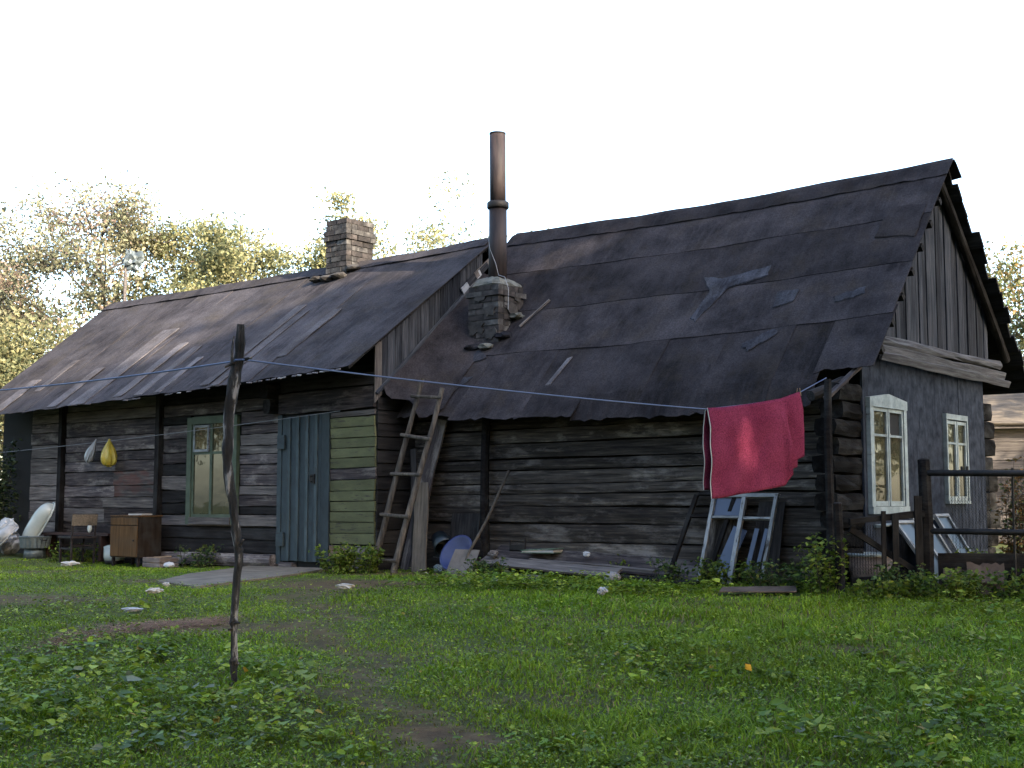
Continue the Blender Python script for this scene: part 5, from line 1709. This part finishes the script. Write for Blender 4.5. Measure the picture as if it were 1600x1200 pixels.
YEL = [(.23, .225, .105), (.28, .26, .13), (.18, .19, .095), (.11, .125, .065)]
RED = [(.21, .20, .12), (.25, .23, .14), (.17, .175, .105), (.21, .155, .12), (.12, .13, .085)]
GRN = [(.07, .10, .025), (.10, .13, .03), (.14, .15, .035), (.05, .075, .02)]
OLV = [(.15, .155, .075), (.19, .18, .085), (.10, .11, .055), (.22, .20, .10)]
bgT = 'trees beyond the annex roof'
tree('autumn_tree', 'tall thin autumn tree with reddish leaves behind the left roof end', -10.9, 34, 10.2, 2.5, 1.5, 23375, .115, RED, 1, bgT, 'leaf_yellow', limbs=20, clump=.62)
tree('autumn_tree', 'bushy tree with orange tinged leaves at the far left of the annex', -14.4, 34, 8.9, 2.8, .8, 33000, .115, RED, 2, bgT, 'leaf_yellow', limbs=18, clump=.7)
tree('autumn_tree', 'low dense olive tree filling the gap beside the annex end', -11.8, 29, 5.0, 2.4, .4, 24750, .115, OLV, 3, bgT, 'leaf_yellow', limbs=16, clump=.7)
tree('autumn_tree', 'dusky olive tree standing behind the rag mast', -8.9, 35, 8.7, 1.9, 1.0, 23375, .115, OLV, 4, bgT, 'leaf_yellow', limbs=16, clump=.55)
tree('autumn_tree', 'round yellow tree behind the middle of the annex ridge', -7.4, 34, 9.1, 2.0, 1.0, 35750, .115, YEL, 5, bgT, 'leaf_yellow', limbs=18, clump=.6)
tree('autumn_tree', 'yellow green tree rising behind the annex brick chimney', -4.1, 33, 9.0, 2.2, 1.2, 23375, .115, YEL, 6, bgT, 'leaf_yellow', limbs=16, clump=.5)
tree('autumn_tree', 'small yellow treetop showing behind the stove pipe', -.15, 34, 8.6, 2.9, 1.2, 17875, .115, YEL, 7, bgT, 'leaf_yellow', limbs=15, clump=.5)
tree('autumn_tree', 'yellow green tree rising behind the plank barn', 13.2, 31, 7.0, 2.0, 1.0, 20625, .115, [(.10, .13, .05), (.16, .15, .06), (.22, .14, .05)], 8, bgT, 'leaf_yellow', limbs=18, clump=.6)
tree('autumn_tree', 'dense olive tree at the far left edge behind the bush', -17.5, 31, 7.4, 2.6, .5, 24750, .115, OLV, 9, bgT, 'leaf_yellow', limbs=18, clump=.7)

for (X, Y, lb, pal_, sd) in [(-23, 16, 'yellow tree at the edge of the yard left of the annex', YEL, 31), (-21, 20.5, 'reddish tree at the edge of the yard beyond the bush', RED, 32), (-25, 11.5, 'olive tree at the edge of the yard facing the annex door', OLV, 33),
                             (19, 19.5, 'reddish tree at the edge of the garden right of the gable', RED, 34), (23, 23.5, 'yellow tree at the edge of the garden beside the barn', YEL, 35)]:
    tree('autumn_tree', lb, X, Y, 9.5, 3.0, .4, 9000, .26, pal_, sd, 'trees at the edge of the yard', 'leaf_yellow', limbs=20, clump=.75)

# tall trees across the yard: their shade lies over the house, gaps let spots of sun through
h2 = Vector((SUN.x, SUN.y, 0)).normalized(); p2 = Vector((-h2.y, h2.x, 0))
mA, VA, FA, cA = tree_meshes(15.5, 3.4, 1.0, 17000, .26, GRN, 21, tr=.24, limbs=30, clump=1.0)
mBb, VB, FB, cB = tree_meshes(14.0, 3.2, 1.0, 15000, .26, YEL[:2] + GRN, 22, tr=.22, limbs=28, clump=1.0)
spots = [(9.5, -1.0, 0), (9, 3.0, 1), (10.5, 6.4, 0), (9.5, 9.8, 1), (10.5, 13.0, 0), (15, -2.5, 1), (15.5, 1.5, 0), (15, 5.0, 1), (16, 8.5, 0), (15.2, 11.8, 1), (13, -7.5, 0), (9, -11, 1), (4.5, -14, 0), (-1, -16.5, 1), (-6, -18, 0), (8, -6, 1)]  # last six: unseen trees added to dim skylight on the house front
# holes cut in the foliage along the sun's rays to light roofs, towel and garden: (point lit, half width, half height)
GAPS = [(Vector((2.06, 11.36, 1.36)), .05, .16), (Vector((2.14, 11.44, 1.22)), .05, .12)]
for (x_, y_, w_, h_) in [(-10.2, -.33, .55, .20), (-10.9, -.75, .45, .14), (-9.2, .05, .6, .20), (-8.3, .2, .5, .2), (-7.0, .25, .5, .2), (-12.8, -.9, .6, .22), (-11.9, -.1, .6, .22), (-6.2, -.1, .4, .12), (-13.4, -.2, .5, .2), (-9.9, -1.1, .5, .14), (-8.6, -.5, .45, .12), (-12.0, -1.3, .45, .12), (-7.6, .3, .5, .18), (-9.6, .3, .5, .2), (-10.6, .15, .5, .2), (-6.6, .3, .4, .15)]:
    p_ = W(x_, y_); p_.z = AZ(x_, y_); GAPS.append((p_, w_, h_))
for (x_, y_, z_, w_, h_) in [(-7.7, .4, 4.75, .3, .35), (-3.9, .62, 4.15, .35, .10)]:
    p_ = W(x_, y_); p_.z = z_; GAPS.append((p_, w_, h_))
GAPS.append((Vector((6.5, 16.0, .7)), 1.0, .8)); GAPS.append((Vector((7.8, 18.0, .9)), 1.2, 1.0))
g_u = np.array(p2); g_v = np.cross(np.array(SUN), g_u)
for i, (s_, k_, ty) in enumerate(spots):
    p = h2 * s_ + p2 * k_
    t = thing('shade_tree', 'tall leafy tree across the yard whose shade covers the house front', 'tree', p.x, p.y, house=False, rot=i * 1.9, group='tall trees across the yard')
    mm, VV, FF, cc_ = (mA, VA, FA, cA) if ty == 0 else (mBb, VB, FB, cB)
    sc = 1.38 if (s_ > 14.5 and k_ > 0) else (1.12 if k_ > 2 else 1.0)
    VV = VV * sc
    ca, sa = math.cos(i * 1.9), math.sin(i * 1.9)
    ctr = VV.reshape(-1, 4, 3).mean(1)
    wc = np.stack([ctr[:, 0] * ca - ctr[:, 1] * sa, ctr[:, 0] * sa + ctr[:, 1] * ca, ctr[:, 2]], 1) + np.array(t.location)
    ok = np.ones(len(ctr), bool)
    for (gp, gw, gh) in GAPS:
        q = wc - np.array(gp)
        ok &= ((q @ g_u) / (gw + .1)) ** 2 + ((q @ g_v) / (gh + .1)) ** 2 > 1
    n_ = int(ok.sum())
    V_ = VV.reshape(-1, 4, 3)[ok].reshape(-1, 3); C_ = cc_.reshape(-1, 4, 3)[ok].reshape(-1, 3)
    i0 = np.arange(n_) * 4
    F_ = np.concatenate([np.stack([i0, i0 + 1, i0 + 2], 1), np.stack([i0, i0 + 2, i0 + 3], 1)])
    tk = mm.obj('trunk', 'trunk', t); tk.scale = (sc, sc, sc); np_obj('crown', V_, F_, 'leaf', t, C_)

# bushes and weed clumps ---------------------------------------------------
def clump_plant(name, label, X, Y, rx, ry, h, nleaf, lsize, palette, seed, stems=12, cat='weeds', group=None, zbase=None):
    rs = np.random.default_rng(seed); ro = random.Random(seed)
    t_ = thing(name, label, cat, X, Y, zbase, house=False, group=group)
    m_ = MB(); tips = []
    for i in range(stems):
        a_ = ro.uniform(0, 6.28); r_ = math.sqrt(ro.random())
        b0 = Vector((math.cos(a_) * r_ * rx * .7, math.sin(a_) * r_ * ry * .7, -.02))
        e = Vector((b0.x * 1.35 + ro.gauss(0, .03), b0.y * 1.35 + ro.gauss(0, .03), h * ro.uniform(.55, 1.05)))
        mid = b0.lerp(e, .55) + Vector((ro.gauss(0, .012), ro.gauss(0, .012), 0))
        m_.tube([b0, mid, e], [.005, .004, .002], 4)
        for q in range(12):
            f = .15 + .85 * q / 11
            tips.append((b0.lerp(mid, f / .55) if f < .55 else mid.lerp(e, (f - .55) / .45)))
    T_ = np.array([tuple(v_) for v_ in tips])
    idx = rs.integers(0, len(T_), nleaf)
    P = T_[idx] + rs.normal(size=(nleaf, 3)) * np.array([lsize * .75, lsize * .75, lsize * .35])
    P[:, 2] = np.maximum(P[:, 2], .01)
    pal = np.array(palette); colr = pal[rs.integers(0, len(pal), nleaf)] * rs.uniform(.6, 1.3, (nleaf, 1))
    V_, F_ = leaf_quads(P, lsize * rs.uniform(.6, 1.35, nleaf), rs, flat=.55, aspect=.6, droop=.15)
    m_.obj('stems', 'trunk', t_)
    np_obj('leaves', V_, F_, 'grass', t_, np.repeat(colr, 4, 0))
    return t_
WD = [(.060, .095, .013), (.085, .122, .016), (.040, .066, .010), (.11, .135, .022)]
WD2 = [(.038, .065, .02), (.052, .085, .024), (.027, .05, .014), (.085, .10, .026)]
p = W(-13.55, -2.25)
clump_plant('bush', 'dark leafy bush at the far end of the annex wall', p.x, p.y, .55, .5, 1.75, 3000, .07, [(.02, .035, .015), (.035, .05, .02), (.05, .065, .03)], 71, 30, 'bush')
p = W(-4.95, -2.35)
clump_plant('weed_clump', 'leafy green weed clump at the foot of the ladder', p.x, p.y, .46, .34, .32, 1500, .055, WD, 72, 30)
for (lx, ly, rx, ry, h, n_, lb, sd) in [(-3.15, -1.95, .30, .18, .20, 350, 'small weed clump growing beside the shovel blade', 73), (-.30, -1.62, .38, .16, .26, 700, 'dark weeds growing inside the foot of the white window frame', 74),
                                       (.42, -1.85, .32, .22, .30, 650, 'weeds growing at the corner logs beside the white frame', 75), (.92, -1.95, .20, .22, .52, 800, 'tall weeds standing at the corner post of the log house', 76),
                                       (-.95, -1.68, .20, .12, .24, 260, 'light green weeds beside the dark bare window frame', 77), (-1.75, -1.42, .16, .08, .22, 160, 'single light green sprig growing between planks and log wall', 78),
                                       (-8.15, -2.15, .30, .2, .30, 400, 'weeds growing under the annex window', 79), (-11.0, -2.28, .5, .14, .24, 500, 'weeds growing under the low bench', 80),
                                       (1.55, -1.6, .30, .20, .26, 700, 'yellowish weeds growing against the gate', 81), (1.55, .2, .3, .4, .35, 600, 'bright weeds growing below the leaning sashes', 82)]:
    p = W(lx, ly)
    clump_plant('weed_clump', lb, p.x, p.y, rx, ry, h, n_, .05, WD2 if sd % 2 else WD, sd, 16)
for (X, Y, rx, ry, h, n_, lb, sd) in [(4.05, 11.45, .45, .25, .24, 1000, 'leafy weeds in front of the torn rusty sheet', 83), (4.75, 11.2, .5, .3, .30, 1200, 'thick weeds in front of the long dark sheet', 84),
                                      (3.3, 11.55, .3, .15, .18, 500, 'low weeds growing before the gate', 85), (3.12, 7.1, .10, .10, .38, 60, 'dry spindly weed stalk in the grass by the broad leaves', 86)]:
    clump_plant('weed_clump', lb, X, Y, rx, ry, h, n_, .055, WD, sd, 18)
clump_plant('vine_stalks', 'tall dry brown vine stalks behind the rail fence', 5.35, 13.6, .22, .25, 1.25, 1300, .06, [(.13, .07, .03), (.17, .10, .04), (.08, .06, .025), (.07, .09, .03)], 87, 26, 'vine')
for i, (X, Y, h) in enumerate([(7.6, 17.5, .9), (8.6, 20.0, 1.1), (6.6, 15.5, .7), (9.8, 21.5, 1.0)]):
    clump_plant('garden_bush', 'sunlit leafy bush growing between fence and barn', X, Y, .6, .6, h, 1300, .08, [(.10, .15, .03), (.15, .19, .04), (.20, .20, .06)], 90 + i, 22, 'bush', 'bushes between fence and barn')

# grass --------------------------------------------------------------------
def wedge(n_, y0, y1, rs, pw):
    f = rs.random(n_)
    Y = y0 + (y1 - y0) * f ** pw
    X = (rs.random(n_) * 2 - 1) * (.425 * Y + 1.5)
    return X, Y
slabp = np.array([(p.x, p.y) for p in slab_poly])
def in_poly(X, Y, poly):
    ins = np.zeros(len(X), bool); j = len(poly) - 1
    for i in range(len(poly)):
        xi, yi = poly[i]; xj, yj = poly[j]
        c_ = ((yi > Y) != (yj > Y)) & (X < (xj - xi) * (Y - yi) / (yj - yi + 1e-12) + xi)
        ins ^= c_; j = i
    return ins
def free(X, Y):
    lx = (X - CX) * CT + (Y - CY) * ST; ly = -(X - CX) * ST + (Y - CY) * CT
    inh = ((lx < -5.1) & (ly > -1.85)) | ((lx >= -5.1) & (lx < .9) & (ly > -1.3))
    brd = (np.abs(X - 2.27) < .40) & (np.abs(Y - 11.95) < .2)
    return ~inh & ~in_poly(X, Y, slabp) & ~brd
rs = np.random.default_rng(5)
X, Y = wedge(590000, 5.0, 19.5, rs, 1.35)
turf = sample_turf(X, Y)
lx = (X - CX) * CT + (Y - CY) * ST; ly = -(X - CX) * ST + (Y - CY) * CT
keep = free(X, Y) & (rs.random(len(X)) < turf ** 1.15) & ~((lx > .9) & (ly > -.9) & (rs.random(len(X)) < .6))
X, Y, turf = X[keep], Y[keep], turf[keep]; n_ = len(X)
lx = (X - CX) * CT + (Y - CY) * ST
tall = .55 + .45 * np.clip((X + .6) / 2.0, 0, 1)
tall *= np.where((Y > 10.5) & (X < -1.6), .62, 1.0)
patchy = .5 + .5 * np.sin(1.9 * X + 2 * np.sin(1.3 * Y)) * np.sin(2.2 * Y + 1.5 * np.sin(1.1 * X))
tuft = np.clip(np.sin(6.1 * X + 2.7 * np.sin(4.3 * Y)) * np.sin(5.7 * Y + 2.3 * np.sin(5.2 * X)) - .45, 0, 1)
hgt = (.024 + .028 * patchy + .055 * tuft) * tall * rs.gamma(6, 1 / 6., n_) * (.45 + .55 * turf)
wdt = (.0026 + .0003 * Y) * rs.uniform(.7, 1.3, n_)
az = rs.uniform(0, 2 * np.pi, n_); bend = rs.uniform(.4, 1.5, n_) * hgt
dx, dy = np.cos(az), np.sin(az); fx, fy = np.cos(az + 1.3), np.sin(az + 1.3)
Z = gz(X, Y)
B = np.stack([X, Y, Z - .004], 1)
Wv = np.stack([dx, dy, 0 * dx], 1) * wdt[:, None]
Fv = np.stack([fx, fy, 0 * fx], 1) * bend[:, None]
up = np.zeros((n_, 3)); up[:, 2] = hgt
V = np.stack([B - Wv, B + Wv, B + up * .58 + Fv * .3 + Wv * .7, B + up * .58 + Fv * .3 - Wv * .7, B + up * .95 + Fv], 1).reshape(-1, 3)
i0 = np.arange(n_) * 5
F = np.concatenate([np.stack([i0, i0 + 1, i0 + 2], 1), np.stack([i0, i0 + 2, i0 + 3], 1), np.stack([i0 + 3, i0 + 2, i0 + 4], 1)])
ga = np.array([.080, .148, .010]); gb = np.array([.162, .232, .015]); gc = np.array([.20, .17, .075])
mixv = np.clip(.5 + .4 * np.sin(1.1 * X + 1.7 * np.sin(.8 * Y)) * np.sin(1.5 * Y + .9) + rs.normal(0, .22, n_), 0, 1)[:, None]
C = ga * (1 - mixv) + gb * mixv
dry = (rs.random(n_) < .05 + .45 * (1 - turf))[:, None]
big = .5 + .5 * np.sin(.9 * X + 1.6 * np.sin(.7 * Y + .4)) * np.sin(1.25 * Y + 1.1 * np.sin(1.4 * X))
mid_ = .5 + .5 * np.sin(5.3 * X + 2.1 * np.sin(3.7 * Y)) * np.sin(4.9 * Y + 1.9 * np.sin(4.1 * X))
C = np.where(dry, gc * .7 * rs.uniform(.6, 1.2, (n_, 1)), C) * rs.uniform(.75, 1.25, (n_, 1)) * (.58 + .38 * big + .36 * mid_)[:, None]
grass = np_obj('grass', V, F, 'grass', None, np.repeat(C, 5, 0))
tag(grass, 'short uneven green grass covering the yard', 'grass', kind='stuff')

# broad-leaved ground weeds --------------------------------------------------
def weed_patch(n_, cx_, cy_, rx, ry, lsize, hmax, rs):
    """rosettes: a few leaves spread round each plant's stem"""
    m_ = max(4, n_ // 11)
    a_ = rs.uniform(0, 2 * np.pi, m_); r_ = np.sqrt(rs.random(m_)) * (1 + .25 * rs.normal(size=m_))
    px_ = cx_ + np.cos(a_) * r_ * rx; py_ = cy_ + np.sin(a_) * r_ * ry
    sz = lsize * rs.gamma(5, .2, m_); hh = hmax * rs.uniform(.3, 1.2, m_); tone = rs.uniform(.6, 1.35, m_); kind = rs.integers(0, 4, m_)
    i_ = rs.integers(0, m_, n_)
    ang = rs.uniform(0, 2 * np.pi, n_); rad = sz[i_] * rs.uniform(.25, 1.25, n_)
    X_ = px_[i_] + np.cos(ang) * rad; Y_ = py_[i_] + np.sin(ang) * rad
    return X_, Y_, sz[i_] * rs.uniform(.6, 1.25, n_), hh[i_] * rs.uniform(.3, 1, n_), ang, tone[i_], kind[i_]
def leaf6(P, S, ang, rs):
    n_ = len(P)
    tilt = rs.uniform(-.35, .55, n_)
    ang = ang + rs.normal(0, .35, n_)
    d = np.stack([np.cos(ang) * np.cos(tilt), np.sin(ang) * np.cos(tilt), np.sin(tilt)], 1)
    w = np.stack([-np.sin(ang), np.cos(ang), rs.normal(0, .35, n_)], 1); w /= np.linalg.norm(w, axis=1, keepdims=True)
    nn = np.cross(d, w); nn *= np.sign(nn[:, 2:3] + 1e-9)
    S = S[:, None]
    asp = rs.uniform(.28, .48, n_)[:, None]
    b_ = P - d * S * .5
    q1, q2 = P - d * S * .18, P + d * S * .2
    t_ = P + d * S * .5 - nn * S * .12
    up = nn * S * .07
    V = np.stack([b_, q1 + w * S * asp + up, q2 + w * S * asp * .85 + up * .6, t_, q2 - w * S * asp * .85 + up * .6, q1 - w * S * asp + up], 1).reshape(-1, 3)
    i0 = np.arange(n_) * 6
    F = np.concatenate([np.stack([i0, i0 + 1, i0 + 2, i0 + 3], 1), np.stack([i0, i0 + 3, i0 + 4, i0 + 5], 1)])
    return V, F
acc = []
for (k, cx_, cy_, rx, ry, ls, hm) in [(4600, -2.35, 7.2, 1.3, 1.5, .060, .14), (1500, -2.9, 8.6, .8, .8, .05, .09), (1300, -1.2, 6.6, .9, .5, .05, .08), (2400, 2.5, 6.3, 1.2, .8, .055, .11), (1500, 2.7, 7.6, .9, .8, .05, .09),
                                     (1700, .9, 8.2, 1.0, .7, .045, .08), (900, 1.8, 9.3, 1.3, .5, .045, .06), (1700, 4.2, 10.6, 1.0, .7, .055, .14), (900, 3.6, 9.2, .9, .8, .05, .08), (2400, .3, 12.45, .9, .35, .055, .15), (2000, -.6, 13.1, .7, .35, .055, .15),
                                     (1700, 1.35, 11.95, .8, .25, .055, .12), (1000, -3.9, 11.0, 1.2, .45, .045, .08), (700, 0, 10.4, 1.6, 1.0, .04, .05), (900, 0.2, 6.2, 1.4, .5, .045, .06), (700, 2.7, 12.0, .5, .25, .045, .14)]:
    acc.append(weed_patch(k, cx_, cy_, rx, ry, ls, hm, rs))
X, Y, S, Hm, AN, TO, KI = [np.concatenate([a_[q] for a_ in acc]) for q in range(7)]
nt_ = 125000
Xt, Yt = wedge(nt_, 5.2, 16.0, rs, 1.3)
cl_ = .5 + .5 * np.sin(2.7 * Xt + 1.9 * np.sin(2.1 * Yt)) * np.sin(2.4 * Yt + 1.3 * np.sin(3.1 * Xt))
kt = rs.random(nt_) < .25 + .75 * cl_ ** 1.5
Xt, Yt, cl_ = Xt[kt], Yt[kt], cl_[kt]; nt_ = len(Xt)
X, Y = np.concatenate([X, Xt]), np.concatenate([Y, Yt])
S = np.concatenate([S, rs.uniform(.018, .042, nt_)]); Hm = np.concatenate([Hm, rs.uniform(.005, .045, nt_)]); AN = np.concatenate([AN, rs.uniform(0, 6.28, nt_)])
TO = np.concatenate([TO, rs.uniform(.75, 1.35, nt_)]); KI = np.concatenate([KI, rs.integers(0, 4, nt_)])
kp = free(X, Y) & (np.hypot(X + 1.64, Y - 7.6) > .22) & (rs.random(len(X)) < .02 + .98 * sample_turf(X, Y) ** 1.5)
X, Y, S, Hm, AN, TO, KI = [q[kp] for q in (X, Y, S, Hm, AN, TO, KI)]; n_ = len(X)
P = np.stack([X, Y, gz(X, Y) + .012 + Hm], 1)
V, F = leaf6(P, S * .62, AN, rs)
pal = np.array([(.092, .148, .011), (.130, .186, .014), (.056, .098, .009), (.165, .208, .024)])
C = pal[KI] * (TO * rs.uniform(.8, 1.2, n_))[:, None]
C = np.where((rs.random(n_) < .03)[:, None], np.array([.13, .145, .085]), C)
C = np.where((rs.random(n_) < .012)[:, None], np.array([.20, .15, .03]), C)
wd = np_obj('ground_weeds', V, F, 'leaf_weed', None, np.repeat(C, 6, 0)); tag(wd, 'low broad-leaved weeds growing through the grass', 'weeds', kind='stuff')

# dry straw on the bare strip
n_ = 5200
f = rs.random(n_); X = -3.25 + 1.05 * f + rs.normal(0, .07, n_); Y = 9.2 + .95 * f + rs.normal(0, .17, n_)
a_ = rs.uniform(0, np.pi, n_); ln2 = rs.uniform(.03, .10, n_); tz = rs.uniform(-.12, .15, n_)
d = np.stack([np.cos(a_), np.sin(a_), tz], 1) * ln2[:, None]; w = np.stack([-np.sin(a_), np.cos(a_), 0 * a_], 1) * .0022
B = np.stack([X, Y, gz(X, Y) + .004 + .012 * rs.random(n_)], 1)
V = np.stack([B - w, B + w, B + d + w, B + d - w], 1).reshape(-1, 3); i0 = np.arange(n_) * 4
F = np.stack([i0, i0 + 1, i0 + 2, i0 + 3], 1)
C = np.array([.19, .105, .058]) * rs.uniform(.35, 1.5, (n_, 1))
st = np_obj('dry_straw', V, F, 'straw', None, np.repeat(C, 4, 0)); tag(st, 'strip of dry brown straw scattered on bare earth', 'straw', kind='stuff')

# fallen yellow leaves
for (X, Y, lb, rz) in [(-1.575, 7.72, 'yellow fallen leaf standing at the foot of the branch pole', .3), (1.42, 7.85, 'orange fallen leaf caught in the weeds right of the track', 1.0)]:
    c0 = np.array([[0, 0, .03]]); V, F = leaf_quads(c0, .06, np.random.default_rng(4 + int(rz * 10)), flat=.1, aspect=.7)
    V = np.concatenate([V, V + np.array([0, .002, 0])])
    F2 = F + 4
    o = np_obj('fallen_leaf', V, np.concatenate([F, F2]), 'straw', None, np.tile(np.array([[.42, .25, .03]]), (8, 1)))
    setp(o, X, Y, None, rz, False); o.location.z += .04; tag(o, lb, 'leaf')
